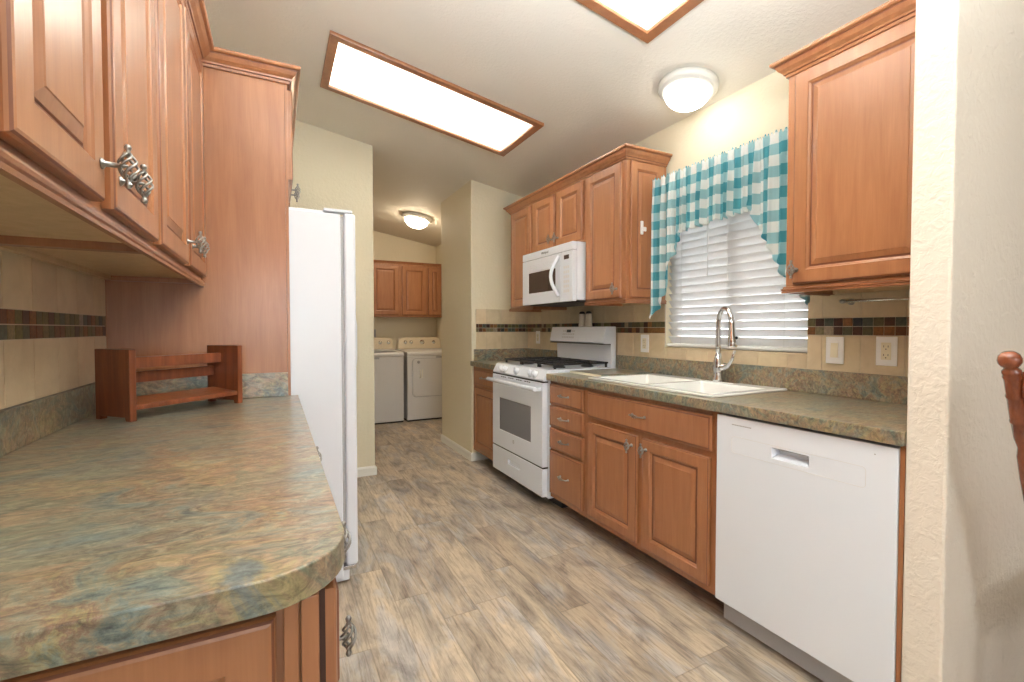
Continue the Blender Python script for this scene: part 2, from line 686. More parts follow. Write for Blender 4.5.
WY0, WY1, WZ0, WZ1 = 1.262, 2.128, 1.085, 2.08
mb = MB()
ct = 2.40
mb.cells([0.56, WY0, WY1, 6.9], [0, WZ0, WZ1, ct + 0.05], {(1, 1)}, 0.0, -0.14, TR)
struct('wall_right', mb, WALL, 'cream textured wall with the window over the sink')
struct('wall_left', MB().box(LW - 0.1, LW, -0.4, YB, 0, 2.95), WALL, 'cream wall behind the left counter')
struct('wall_back_left', MB().box(LW - 0.1, 0.72, YB, YB + 0.12, 0, 2.80), WALL,
       'cream wall standing beyond the refrigerator, left of the laundry opening', 0.006)
mb = MB()
mb.prism([(1.58, 0), (RW + 0.1, 0), (RW + 0.1, ceil_z(RW + 0.1) + 0.05), (1.58, ceil_z(1.58) + 0.05)], YB, 4.75, TI, 0, 'd')
struct('wall_back_right', mb, WALL, 'cream wall block between the laundry opening and the range corner', 0.006)
struct('wall_laundry_back', MB().box(-0.2, RW + 0.1, YL, YL + 0.1, 0, 2.85), WALL, 'cream laundry wall behind the washer and dryer')
struct('wall_laundry_left', MB().box(-0.2, -0.1, YB + 0.12, YL, 0, 2.85), WALL, 'cream left wall of the laundry')
mb = MB()
mb.prism([(1.578, 0), (5.2, 0), (5.2, ceil_z(5.2) + 0.05), (1.578, ceil_z(1.578) + 0.05)], 0.557, 0.649, TI, 0, 'd')
struct('wall_front_right', mb, WALL2, 'pale textured wall end at the right, closing off the dishwasher run', 0.007)

# baseboards
bb = [(0, 0), (0.012, 0), (0.012, 0.06), (0.006, 0.072), (0, 0.075)]
struct('baseboard_back_left', MB().sweep([(LW, YB), (0.72, YB), (0.72, YB + 0.12)], bb, 0.0, TI, 1), TRIM,
       'white baseboard along the wall beyond the refrigerator')
struct('baseboard_back_right', MB().sweep([(1.58, 4.75), (1.58, YB), (1.74, YB)], bb, 0.0, TI, 1), TRIM,
       'white baseboard wrapping the wall corner beside the small cabinet')
struct('baseboard_laundry', MB().sweep([(-0.1, YL), (RW, YL)], bb, 0.0, TI, 1), TRIM, 'white baseboard behind the washer')

# window
mb = MB()
fx0, fx1 = -0.10, -0.06
mb.cells([WY0, WY0 + 0.04, (WY0 + WY1) / 2 - 0.02, (WY0 + WY1) / 2 + 0.02, WY1 - 0.04, WY1],
         [WZ0, WZ0 + 0.045, WZ1 - 0.04, WZ1], {(1, 1), (3, 1)}, fx0, fx1, TR)
win = mb.build('window_1', VINYL, None, 0.003)
tag(win, 'white vinyl sliding window behind the closed blinds over the sink', kind='structure')
MB().box(WY0 + 0.03, WY1 - 0.03, -0.083, -0.079, WZ0 + 0.035, WZ1 - 0.03, TR).build('window_pane', GLASS, win)
mb = MB()
for (a, b_, c_, d_) in ((WY0 - 0.004, WY0 + 0.006, WZ0, WZ1), (WY1 - 0.006, WY1 + 0.004, WZ0, WZ1), (WY0, WY1, WZ1 - 0.006, WZ1 + 0.004)):
    pass
# tiled sill in the reveal
sill = MB()
k = 0
y = WY0
while y < WY1 - 0.01:
    y2 = min(y + 0.15, WY1)
    tv = 0.95 + random.random() * 0.12
    sill.box(y + 0.0015, y2 - 0.0015, -0.06, 0.008, WZ0 - 0.001, WZ0 + 0.007, TR, 0, (tv, tv, tv * 0.98))
    y = y2
sl_ = sill.build('trim_1', TILE, None, 0.002)
tag(sl_, 'row of beige tiles on the window sill', kind='structure')

# ------------------------------------------------------------------ tile backsplash
PAL = [(0.068, 0.033, 0.021), (0.135, 0.053, 0.021), (0.21, 0.09, 0.03), (0.09, 0.087, 0.045), (0.128, 0.12, 0.045), (0.03, 0.033, 0.036), (0.255, 0.128, 0.045), (0.3, 0.247, 0.18), (0.075, 0.09, 0.068), (0.21, 0.18, 0.098), (0.083, 0.036, 0.021), (0.045, 0.021, 0.015), (0.15, 0.128, 0.06)]
Z_SPL, Z_M0, Z_M1 = 1.022, 1.177, 1.252


def tiled(T, u0, u1, z0, z1, uoff=0.0, mw=0.0375, tw=0.152, skip=None):
    mb = MB()
    mb.box(u0, u1, 0.0, 0.006, z0, z1, T, 1) if skip is None else None
    if skip is not None:
        us = [u0, skip[0], skip[1], u1]
        zs = [z0, skip[2], z1]
        if skip[3] is None:
            mb.cells(us, zs, {(1, 1)}, 0.0, 0.006, T, 1)

    def add(a0, a1, b0, b1, mat, tint):
        if a1 - a0 < 0.006 or b1 - b0 < 0.006:
            return
        if skip is not None:
            # clip against the opening
            if b1 > skip[2]:
                if b0 < skip[2] and a1 > skip[0] and a0 < skip[1]:
                    L = max(a0, skip[0])
                    Rr = min(a1, skip[1])
                    add(L, Rr, b0, skip[2], mat, tint)
                    if a0 < skip[0]:
                        add(a0, skip[0], b0, b1, mat, tint)
                    if a1 > skip[1]:
                        add(skip[1], a1, b0, b1, mat, tint)
                    return
                if a0 >= skip[0] and a1 <= skip[1] and b0 >= skip[2] - 1e-6:
                    return
                if a0 < skip[0] < a1:
                    a1 = skip[0]
                elif a0 < skip[1] < a1:
                    a0 = skip[1]
        if a1 - a0 < 0.006 or b1 - b0 < 0.006:
            return
        g = 0.0014
        mb.box(a0 + g, a1 - g, 0.004, 0.0085 if mat == 0 else 0.0095, b0 + g, b1 - g, T, mat, tint)
    # big tiles
    for (b0, b1) in ((z0, Z_M0), (Z_M1, z1)):
        u = u0 - uoff
        while u < u1:
            tv = 0.92 + random.random() * 0.16
            add(max(u, u0), min(u + tw, u1), b0, b1, 0, (tv, tv * (0.98 + random.random() * 0.03), tv * 0.97))
            u += tw
    h = (Z_M1 - Z_M0) / 2
    for r in range(2):
        u = u0 - uoff
        while u < u1:
            add(max(u, u0), min(u + mw, u1), Z_M0 + r * h, Z_M0 + (r + 1) * h, 2, random.choice(PAL))
            u += mw
    return mb


b1 = tiled(TR, 0.65, YB - 0.01, Z_SPL - 0.005, 1.385, 0.06, skip=(WY0, WY1, WZ0, None)).build('trim_2', [TILE, GROUT, MOSAIC])
tag(b1, 'beige tile backsplash with brown mosaic band on the window wall', kind='structure')


def TE(u, d, z):
    return Vector((u, YB - d, z))


b2 = tiled(TE, 1.622, RW - 0.001, Z_SPL - 0.005, 1.387, 0.05).build('trim_3', [TILE, GROUT, MOSAIC])
tag(b2, 'beige tile backsplash with mosaic band on the end wall beside the range', kind='structure')
b3 = tiled(TL, 0.0, 2.236, Z_SPL - 0.005, 1.40, 0.02, mw=0.0375).build('trim_4', [TILE, GROUT, MOSAIC])
tag(b3, 'beige tile backsplash with mosaic band above the left counter', kind='structure')

# ------------------------------------------------------------------ hardware (shared meshes)
def cage_knob_mesh():
    """vertical birdcage knob: stem points to +X, cage along Z"""
    mb = MB()
    mb.lathe([(0.0, 0), (0.009, 0), (0.009, 0.002), (0.0045, 0.005), (0.004, 0.022), (0.006, 0.026)], (0, 0, 0), (1, 0, 0), 12)
    cx = 0.034
    L = 0.021
    for w in range(5):
        pts = []
        for i in range(13):
            t = i / 12
            z = -L + 2 * L * t
            r = 0.0035 + 0.0095 * math.sin(PI * t)
            a = 2 * PI * w / 5 + t * PI * 1.1
            pts.append((cx + r * math.cos(a), r * math.sin(a), z))
        mb.tube(pts, 0.0022, 6)
    for sgn in (-1, 1):
        mb.lathe([(0.0, 0.036), (0.0035, 0.035), (0.0055, 0.031), (0.0045, 0.027), (0.003, 0.025), (0.0055, 0.021), (0.004, 0.018), (0, 0.017)],
                 (cx, 0, 0), (0, 0, sgn), 12)
    mb.tube([(0.020, 0, 0), (cx, 0, 0)], 0.003, 8)
    o = mb.build('knob', PEWTER)
    me = o.data
    bpy.data.objects.remove(o)
    return me


def cage_pull_mesh():
    """horizontal birdcage pull, along Y, stands out to +X"""
    mb = MB()
    for s in (-1, 1):
        mb.lathe([(0, 0), (0.008, 0), (0.008, 0.002), (0.0045, 0.006), (0.004, 0.016), (0.005, 0.02)], (0, s * 0.043, 0), (1, 0, 0), 12)
        mb.tube([(0.018, s * 0.050, 0), (0.021, s * 0.043, 0), (0.026, s * 0.030, 0), (0.029, s * 0.022, 0)], [0.002, 0.0042, 0.0036, 0.0045], 8)
    for w in range(5):
        pts = []
        for i in range(11):
            t = i / 10
            yy = -0.022 + 0.044 * t
            r = 0.003 + 0.0055 * math.sin(PI * t)
            a = 2 * PI * w / 5 + t * PI
            pts.append((0.029 + 0.003 * math.sin(PI * t) + r * math.cos(a), yy, r * math.sin(a)))
        mb.tube(pts, 0.0015, 6)
    o = mb.build('pull', PEWTER)
    me = o.data
    bpy.data.objects.remove(o)
    return me


KNOB = cage_knob_mesh()
PULL = cage_pull_mesh()
ROT = {TR: PI, TL: 0.0, TB: -PI / 2}

DP = [(0.0, 0.013), (0.002, 0.0165), (0.005, 0.019), (0.009, 0.020), (0.052, 0.020), (0.054, 0.0165), (0.060, 0.0135), (0.0625, 0.0095),
      (0.067, 0.0095), (0.070, 0.0115), (0.088, 0.0170), (0.0895, 0.0185)]
DM = [0, 0, 0, 0, 0, 0, 1, 1, 0, 0, 0, 0]


def door(par, T, u0, u1, z0, z1, d, knob=None, name='door', label=None, f=1.0):
    mb = MB()
    prof = [(i * f, o) for i, o in DP]
    # bands: index i is the band ending at ring i
    mb.rings(u0, u1, z0, z1, d, prof, T, [0] + [(1 if i in (0,) else DM[min(i, 11)]) for i in range(12)])
    o = mb.build(name, [WOOD, GLAZE], par)
    if knob:
        part_from('knob', KNOB, o, T(knob[0], d + 0.020, knob[1]), (0, 0, ROT[T]))
    return o


def drawer(par, T, u0, u1, z0, z1, d, pull=True, name='drawer'):
    mb = MB()
    prof = [(0.0, 0.012), (0.002, 0.0145), (0.008, 0.0165), (0.012, 0.0195), (0.016, 0.020)]
    mb.rings(u0, u1, z0, z1, d, prof, T, [0, 0, 1, 0, 0, 0])
    o = mb.build(name, [WOOD, GLAZE], par)
    if pull == 'knob':
        part_from('knob', KNOB, o, T((u0 + u1) / 2, d + 0.018, z1 - 0.040), (0, 0, ROT[T]))
    elif pull:
        part_from('pull', PULL, o, T((u0 + u1) / 2, d + 0.020, (z0 + z1) / 2 + 0.003), (0, 0, ROT[T]))
    return o


CROWN = [(0, 0), (0.007, 0), (0.009, 0.010), (0.014, 0.012), (0.016, 0.018), (0.028, 0.030), (0.036, 0.044), (0.037, 0.048),
         (0.046, 0.050), (0.050, 0.055), (0.050, 0.064), (0, 0.064)]
CRM = [0, 0, 1, 0, 0, 0, 1, 0, 0, 0, 0, 0]
RAIL = [(0, 0), (0.010, 0), (0.012, 0.006), (0.008, 0.008), (0.012, 0.011), (0.014, 0.016), (0.008, 0.019), (0.008, 0.024), (0.003, 0.027), (0, 0.027)]
RLM = [0, 0, 1, 0, 0, 1, 0, 0, 1, 0]


def upper(name_label, T, u0, u1, z0, z1, depth, doors, group, crown=None, rail=True, cat='cabinet', open_under=True, railpath=None):
    """wall cabinet. depth: to the face of the box; doors = (u0,u1,z0,z1,knob)"""
    base = T((u0 + u1) / 2, depth / 2, z0)
    r = thing('wall_cabinet', name_label, cat, base, 0, group)
    mb = MB()
    g = 0.0004
    zz = z0 + 0.022 if open_under else z0
    mb.box(u0 + g, u1 - g, 0.011, depth, zz, z1, T)
    if open_under:
        mb.box(u0 + g, u0 + 0.018, 0.011, depth, z0, zz, T)
        mb.box(u1 - 0.018, u1 - g, 0.011, depth, z0, zz, T)
        mb.box(u0 + 0.018, u1 - 0.018, depth - 0.02, depth, z0, zz, T)
    mb.build('body', WOOD, r)
    if open_under:
        mb = MB()
        mb.box(u0 + 0.019, u1 - 0.019, 0.03, depth - 0.021, zz - 0.004, zz - 0.0005, T)
        mb.box(u0 + 0.019, u1 - 0.019, 0.012, 0.03, z0 + 0.002, zz - 0.0005, T)
        mb.build('underside_panel', INNER, r)
    for dd in doors:
        door(r, T, dd[0], dd[1], dd[2], dd[3], depth + 0.001, dd[4] if len(dd) > 4 else None)
    if crown:
        MB().sweep(crown[0], CROWN, crown[1], T, crown[2], mats=CRM).build('crown_moulding', [WOOD, GLAZE], r)
    if railpath:
        MB().sweep(railpath[0], RAIL, railpath[1], T, railpath[2], mats=RLM).build('bottom_moulding', [WOOD, GLAZE], r)
    return r


# ------------------------------------------------------------------ right wall cabinets
GR = 'stained maple wall cabinets around the microwave'
DEP = 0.325
z0, z1 = 1.362, 2.205
KD = 0.06
# corner cabinet, beyond the microwave
upper('narrow stained wood wall cabinet beyond the microwave, farthest on the window wall', TR, 3.215, 3.62, z0, z1, DEP,
      [(3.245, 3.59, z0 + 0.028, z1 - 0.012)], GR,
      crown=([(3.215, DEP + 0.001), (3.62, DEP + 0.001), (3.62, 0.012)], z1 - 0.004, -1),
      railpath=([(3.215, DEP), (3.62, DEP), (3.62, 0.012)], z0 - 0.004, -1))
upper('short two-door wood wall cabinet directly above the microwave', TR, 2.52, 3.215, 1.785, z1, DEP,
      [(2.545, 2.855, 1.80, z1 - 0.012, (2.832, 1.862)), (2.89, 3.195, 1.80, z1 - 0.012, (2.912, 1.862))], GR,
      crown=([(2.52, DEP + 0.001), (3.215, DEP + 0.001)], z1 - 0.004, -1), open_under=False)
c_ = upper('tall wood wall cabinet between the microwave and the gingham curtain', TR, 2.125, 2.52, z0, z1, DEP,
           [(2.155, 2.50, z0 + 0.028, z1 - 0.012, (2.185, 1.445))], GR,
           crown=([(2.125, 0.012), (2.125, DEP + 0.001), (2.52, DEP + 0.001)], z1 - 0.004, -1),
           railpath=([(2.125, 0.012), (2.125, DEP), (2.52, DEP)], z0 - 0.004, -1))


def TSIDE(u, d, z):       # side face looking toward the camera: u along x, d out toward -y
    return Vector((u, 2.125 - d, z))


mb = MB()
mb.rings(RW - DEP + 0.025, RW - 0.045, z0 + 0.03, z1 - 0.012, 0.0005, [(i * 0.85, o * 0.7) for i, o in DP], TSIDE, [0] + [(1 if i == 0 else DM[i]) for i in range(12)])
mb.build('side_panel', [WOOD, GLAZE], c_)
# white safety latch on that side panel
lt = thing('child_safety_latch', 'small white plastic latch on the side of the cabinet left of the curtain', 'latch', (1.94, 2.11, 1.80))
mb = MB()
mb.box(1.932, 1.950, 2.098, 2.1105, 1.765, 1.845)
mb.build('latch_base', PLATE, lt, 0.004)
MB().box(1.936, 1.964, 2.088, 2.098, 1.782, 1.808).build('latch_tab', PLATE, lt, 0.004)

# the big one at right
upper('large single-door wood wall cabinet at the right above the switch and outlet', TR, 0.652, 1.165, 1.352, 2.215, DEP,
      [(0.668, 1.130, 1.381, 2.200, (1.112, 1.435))], 'stained maple wall cabinets by the window',
      crown=([(0.652, DEP + 0.001), (1.165, DEP + 0.001), (1.165, 0.012)], 2.207, -1),
      railpath=([(0.652, DEP), (1.165, DEP), (1.165, 0.012)], 1.348, -1))

# ------------------------------------------------------------------ base cabinets right
BD = RW - 1.601       # box face depth
ZT = 0.872


def base_cab(label, T, u0, u1, depth, doors, drawers, group, toe=0.15, zb=0.105, extra=None, blind=None, knobs=True):
    r = thing('base_cabinet', label, 'cabinet', T((u0 + u1) / 2, depth / 2, 0), 0, group)
    mb = MB()
    g = 0.0004
    mb.box(u0 + g, u1 - g, 0.011, depth, zb, ZT - 0.001, T)
    mb.build('body', WOOD, r)
    MB().box(u0 + g, u1 - g, 0.02, depth - toe, 0.0, zb, T).build('toe_kick', GLAZE, r)
    for dd in doors:
        door(r, T, dd[0], dd[1], dd[2], dd[3], depth + 0.001, dd[4] if len(dd) > 4 else None)
    for dd in drawers:
        drawer(r, T, dd[0], dd[1], dd[2], dd[3], depth + 0.001, dd[4] if len(dd) > 4 else True, dd[5] if len(dd) > 5 else 'drawer')
    return r


GB = 'stained maple base cabinets under the right counter'
cbs = base_cab('wide wood sink base cabinet with two doors and a long false drawer', TR, 1.283, 2.172, BD,
               [(1.315, 1.705, 0.135, 0.672, (1.675, 0.622)), (1.745, 2.145, 0.135, 0.672, (1.775, 0.622))],
               [(1.305, 2.150, 0.700, 0.848, True, 'false_drawer_front')], GB)
for o in list(cbs.children):
    if o.name.startswith('body'):
        # open the box under the sink bowls
        bpy.data.objects.remove(o)
mb = MB()
mb.box(1.2834, 1.30, 0.011, BD, 0.105, ZT - 0.001, TR)
mb.box(2.155, 2.1716, 0.011, BD, 0.105, ZT - 0.001, TR)
mb.box(1.30, 2.155, BD - 0.02, BD, 0.105, ZT - 0.001, TR)
mb.box(1.30, 2.155, 0.011, BD - 0.02, 0.105, 0.125, TR)
mb.build('body', WOOD, cbs)
base_cab('narrow wood base cabinet of four drawers between the range and sink base', TR, 2.172, 2.572, BD, [],
         [(2.198, 2.563, 0.722, 0.848), (2.198, 2.563, 0.577, 0.708), (2.198, 2.563, 0.432, 0.563), (2.198, 2.563, 0.135, 0.418)], GB)
base_cab('narrow wood base cabinet in the far corner beyond the range', TR, 3.362, YB - 0.002, BD,
         [(3.382, 3.855, 0.135, 0.688)], [(3.382, 3.855, 0.712, 0.848)], GB)
ep = MB().box(0.6505, 0.6625, 0.02, RW - 1.584, 0.0, ZT - 0.001, TR).build('end_panel', WOOD)
tag(ep, 'thin wood end panel between the dishwasher and the right wall end', 'panel')

# ------------------------------------------------------------------ countertops
r = thing('countertop', 'green and rust slate-look laminate countertop around the sink, right side', 'countertop', (1.9, 1.6, 0.872), 0, 'slate-look countertops')
cd = RW - 1.565
sx0, sx1, sy0, sy1 = 1.645, 2.115, 1.36, 2.175


def TZ(x, d, z):
    return Vector((x, z, d))


mb = MB()
mb.cells([1.565, sx0, sx1, RW - 0.001], [0.650, sy0, sy1, 2.573], {(1, 1)}, 0.872, 0.914, TZ)
mb.build('top', LAM, r, 0.003)
MB().box(0.650, 2.573, 0.0005, 0.02, 0.9145, 1.021, TR).build('backsplash', LAM, r, 0.002)
r = thing('countertop', 'small dark laminate countertop in the corner beyond the range', 'countertop', (1.9, 3.6, 0.872), 0, 'slate-look countertops')
MB().box(1.567, RW - 0.001, 3.360, YB - 0.001, 0.872, 0.914).build('top', LAM, r, 0.003)
mb = MB()
mb.box(1.60, RW - 0.001, YB - 0.02, YB - 0.001, 0.9145, 1.021)
mb.box(RW - 0.02, RW - 0.001, 3.360, YB - 0.02, 0.9145, 1.021)
mb.build('backsplash', LAM, r, 0.002)

# left counter with rounded corner
r = thing('countertop', 'multicoloured slate-look laminate countertop with rounded corner, left foreground', 'countertop', (-0.25, 1.4, 0.872), 0, 'slate-look countertops')
XL, YN, RC = 0.085, 0.597, 0.11
pts = [(LW + 0.001, YN)]
for i in range(13):
    a = -PI / 2 + PI / 2 * i / 12
    pts.append((XL - RC + RC * math.cos(a), YN + RC + RC * math.sin(a)))
pts += [(XL, 2.236), (LW + 0.001, 2.236)]
MB().prism(pts, 0.872, 0.914).build('top', LAM, r, 0.0025)
mb = MB()
mb.box(LW + 0.001, LW + 0.02, YN, 2.236, 0.9145, 1.016)
mb.box(LW + 0.02, 0.045, 2.217, 2.236, 0.9145, 1.016)
mb.build('backsplash', LAM, r, 0.002)

# ------------------------------------------------------------------ left base cabinets
LD = 0.052 - LW
GL = 'stained maple base cabinets under the left counter'
fc = base_cab('wood base cabinet nearest the camera under the rounded counter end', TL, 0.632, 1.13, LD,
              [(0.650, 0.868, 0.135, 0.688, (0.836, 0.668)), (0.892, 1.112, 0.135, 0.688)],
              [(0.650, 1.112, 0.712, 0.858, 'knob')], GL)


def TF(u, d, z):         # end face looking toward the camera
    return Vector((u, 0.632 - d, z))


mb = MB()
mb.rings(-0.56, -0.004, 0.12, 0.858, 0.001, DP, TF, [0] + [(1 if i == 0 else DM[i]) for i in range(12)])
mb.build('end_door_panel', [WOOD, GLAZE], fc)
mb = MB()
mb.box(0.004, 0.021, 0.0, 0.012, 0.06, ZT - 0.002, TF)
mb.box(0.0235, 0.044, 0.0, 0.012, 0.06, ZT - 0.002, TF)
mb.build('end_stile', WOOD, fc, 0.0015)
MB().box(0.0455, 0.0525, 0.0002, 0.0012, 0.105, ZT - 0.002, TF).build('end_gap_shade', DARKGAP, fc)  # dark strip painted in for the shade between end stile and door
base_cab('wood base cabinet in the middle under the left counter', TL, 1.13, 1.84, LD,
         [(1.150, 1.472, 0.135, 0.688, (1.445, 0.64)), (1.498, 1.822, 0.135, 0.688, (1.525, 0.64))],
         [(1.150, 1.822, 0.712, 0.858, 'knob')], GL)
base_cab('wood base cabinet under the left counter against the tall refrigerator panel', TL, 1.84, 2.236, LD,
         [(1.858, 2.215, 0.135, 0.853, (1.885, 0.70))], [], GL)

# ------------------------------------------------------------------ left wall cabinets
LU = -0.265 - LW - 0.001
zb, zt = 1.385, 2.262
GLU = 'stained maple wall cabinets above the left counter'
upper('left wall cabinet nearest the camera, mostly cut off at the left edge', TL, 0.10, 0.632, zb, zt, LU,
      [(0.118, 0.350, zb + 0.026, zt - 0.01, (0.325, 1.475)), (0.372, 0.600, zb + 0.026, zt - 0.01, (0.397, 1.475))], GLU,
      crown=([(0.10, LU + 0.012), (0.632, LU + 0.012)], zt - 0.006, -1), railpath=([(0.10, LU), (0.632, LU)], zb - 0.012, -1))
upper('two-door left wall cabinet with the larger looking pair of cage knobs', TL, 0.632, 1.392, zb, zt, LU,
      [(0.680, 0.985, zb + 0.026, zt - 0.01, (0.962, 1.468)), (1.035, 1.374, zb + 0.026, zt - 0.01, (1.062, 1.468))], GLU,
      crown=([(0.632, LU + 0.012), (1.392, LU + 0.012)], zt - 0.006, -1), railpath=([(0.632, LU), (1.392, LU)], zb - 0.012, -1))
upper('two-door left wall cabinet meeting the tall refrigerator side panel', TL, 1.392, 2.236, zb, zt, LU,
      [(1.410, 1.800, zb + 0.026, zt - 0.01, (1.772, 1.480)), (1.842, 2.222, zb + 0.026, zt - 0.01, (1.870, 1.480))], GLU,
      crown=([(1.392, LU + 0.012), (2.194, LU + 0.012)], zt - 0.006, -1), railpath=([(1.392, LU), (2.236, LU)], zb - 0.012, -1))

# tall panel and cabinet over the fridge
pn = thing('refrigerator_side_panel', 'tall wood panel standing between the left counter and the refrigerator', 'panel', (-0.25, 2.25, 0))
MB().box(LW + 0.001, 0.044, 2.2375, 2.256, 0.0, 2.262).build('panel', WOOD, pn)
MB().box(0.0445, 0.056, 2.2372, 2.258, 0.0, 2.262).build('front_edge', WOOD, pn, 0.001)
FU = 0.055 - LW
fcab = thing('wall_cabinet', 'deep wood wall cabinet above the refrigerator', 'cabinet', (-0.25, 2.7, 1.79))
MB().box(2.2585, 3.19, 0.011, FU, 1.79, 2.262, TL).build('body', WOOD, fcab)
door(fcab, TL, 2.275, 2.695, 1.862, 2.250, FU + 0.001, (2.668, 1.925))
door(fcab, TL, 2.735, 3.165, 1.862, 2.250, FU + 0.001, (2.765, 1.925))
MB().sweep([(LU + 0.014, 2.236), (FU + 0.002, 2.236), (FU + 0.002, 3.19)], CROWN, 2.256,
           lambda a, b, z: Vector((LW + a, b, z)), 1, mats=CRM).build('crown_moulding', [WOOD, GLAZE], fcab)

# ------------------------------------------------------------------ refrigerator
fr = thing('refrigerator', 'tall white side-by-side refrigerator seen from its side, past the left counter', 'refrigerator', (0, 2.72, 0))
FY0, FY1 = 2.272, 3.172
MB().box(-0.48, 0.272, FY0, FY1, 0.03, 1.735).build('body', FRIDGEM, fr, 0.006)
MB().box(0.272, 0.284, FY0 + 0.008, FY1 - 0.008, 0.10, 1.725).build('door_gasket', GREYP, fr)
for a, b_ in ((FY0 - 0.002, 2.668), (2.674, FY1)):
    d_ = MB().box(0.285, 0.338, a, b_, 0.085, 1.742).build('door', FRIDGEM, fr, 0.012, seg=3)
    hy = 2.632 if a < 2.5 else 2.71
    hb = MB()
    hb.tube([(0.338, hy, 0.93), (0.375, hy, 0.96), (0.385, hy, 1.05), (0.385, hy, 1.22), (0.375, hy, 1.30), (0.338, hy, 1.33)], 0.011, 10)
    hb.build('handle', FRIDGEM, d_)
    MB().box(0.20, 0.325, (a + 0.004) if a < 2.5 else b_ - 0.05, (a + 0.05) if a < 2.5 else b_ - 0.004, 1.7425, 1.757).build('hinge_cover', FRIDGEM, fr, 0.004)
MB().box(0.05, 0.27, FY0 + 0.06, FY1 - 0.06, 1.7355, 1.757).build('top_cover', FRIDGEM, fr, 0.004)
MB().box(0.26, 0.33, FY0 + 0.002, FY0 + 0.05, 0.066, 0.084).build('lower_hinge', CHROME, fr, 0.002)
MB().box(0.20, 0.300, FY0 + 0.01, FY1 - 0.01, 0.012, 0.064).build('toe_grille', FRIDGEM, fr, 0.004)
for yy in (FY0 + 0.05, FY1 - 0.05):
    for xx in (-0.42, 0.22):
        MB().lathe([(0.0, 0), (0.018, 0), (0.018, 0.008), (0.012, 0.014), (0.012, 0.032)], (xx, yy, 0.0)).build('foot', GREYP, fr)

# ------------------------------------------------------------------ dishwasher
dw = thing('dishwasher', 'white dishwasher with pocket handle under the right counter', 'dishwasher', (1.9, 0.97, 0))
DY0, DY1, DZ0, DZ1 = 0.6645, 1.274, 0.112, 0.862
MB().box(1.625, 2.12, DY0 + 0.006, DY1 - 0.006, 0.02, 0.865).build('body', GREYP, dw)
xf = 1.578


def TD(u, d, z):
    return Vector((xf + d, u, z))


mb = MB()
mb.cells([DY0, 0.913, 1.042, DY1], [DZ0, 0.742, 0.778, DZ1], {(1, 1)}, 0.0, 0.042, TD)
dd = mb.build('door', APPL, dw, 0.003)
mb = MB()   # pocket, sloped inside
mb.bm.verts.new
v = [(0.914, 0.001, 0.743), (1.041, 0.001, 0.743), (1.041, 0.001, 0.777), (0.914, 0.001, 0.777)]
w = [(0.920, 0.036, 0.755), (1.035, 0.036, 0.755), (1.035, 0.030, 0.775), (0.920, 0.030, 0.775)]
A = [mb.bm.verts.new(TD(*p)) for p in v]
B = [mb.bm.verts.new(TD(*p)) for p in w]
for k in range(4):
    mb.face([A[k], A[(k + 1) % 4], B[(k + 1) % 4], B[k]])
mb.face(B)
mb.build('handle_pocket', APPL, dd)
mb = MB()
pz0, pz1, py0, py1 = 0.735, 0.782, 0.745, 1.205


def rr(y0, y1, z0, z1, r, x, n=5):
    P = []
    for (cy, cz, a0) in ((y1 - r, z1 - r, 0), (y0 + r, z1 - r, PI / 2), (y0 + r, z0 + r, PI), (y1 - r, z0 + r, 1.5 * PI)):
        for i in range(n + 1):
            a = a0 + PI / 2 * i / n
            P.append((x, cy + r * math.cos(a), cz + r * math.sin(a)))
    return P


P = rr(py0, py1, pz0 - 0.012, pz1 + 0.005, 0.012, xf)
mb.tube(P + [P[0]], 0.0007, 6)
mb.build('panel_outline', LAUN, dd)
mk = MB()
yy = 1.205
for wd in (0.011, 0.006, 0.009, 0.004, 0.010, 0.007, 0.009, 0.006, 0.010):
    mk.box(yy - wd, yy, -0.0006, 0.0004, 0.831, 0.8345, TD)
    yy -= wd + 0.0013
mk.build('brand_mark', GREYP, dd)
MB().lathe([(0, -0.0008), (0.0022, -0.0006), (0.0022, 0.0004), (0, 0.0004)], TD(0.722, 0, 0.832), (1, 0, 0), 10).build('indicator_light', GREYP, dd)
MB().box(1.655, 1.667, DY0 + 0.004, DY1 - 0.004, 0.0, 0.105).build('kick_plate', APPL, dw)

# ------------------------------------------------------------------ sink
sk = thing('kitchen_sink', 'white double-bowl drop-in sink below the window', 'sink', (1.88, 1.76, 0.914))
ox0, ox1, oy0, oy1 = 1.622, 2.135, 1.335, 2.198
bx0, bx1 = 1.668, 2.035
by = [(1.385, 1.745), (1.785, 2.150)]
mb = MB()
mb.cells([ox0, bx0, bx1, ox1], [oy0, by[0][0], by[0][1], by[1][0], by[1][1], oy1], {(1, 1), (1, 3)}, 0.9143, 0.9245, TZ)
mb.build('rim', SINKM, sk, 0.004, seg=3)
for (y0_, y1_) in by:
    mb = MB()
    top = rr(y0_, y1_, bx0, bx1, 0.001, 0, 5)
    levels = [(0.0, 0.9243, 0.004), (0.004, 0.915, 0.02), (0.012, 0.80, 0.05), (0.03, 0.745, 0.07), (0.08, 0.735, 0.08)]
    ringsv = []
    for ins, z, rad in levels:
        P = rr(y0_ + ins, y1_ - ins, bx0 + ins, bx1 - ins, rad, 0, 5)
        ringsv.append([mb.bm.verts.new((p[2], p[1], z)) for p in P])
    for i in range(len(ringsv) - 1):
        n = len(ringsv[i])
        for k in range(n):
            mb.face([ringsv[i][k], ringsv[i][(k + 1) % n], ringsv[i + 1][(k + 1) % n], ringsv[i + 1][k]], 0, True)
    mb.face(ringsv[-1])
    bo = mb.build('bowl', SINKM, sk)
    MB().lathe([(0, 0), (0.04, 0), (0.042, 0.003), (0.03, 0.004), (0.028, 0.001), (0, 0.001)], ((bx0 + bx1) / 2, (y0_ + y1_) / 2, 0.7355)).build('drain', CHROME, bo)

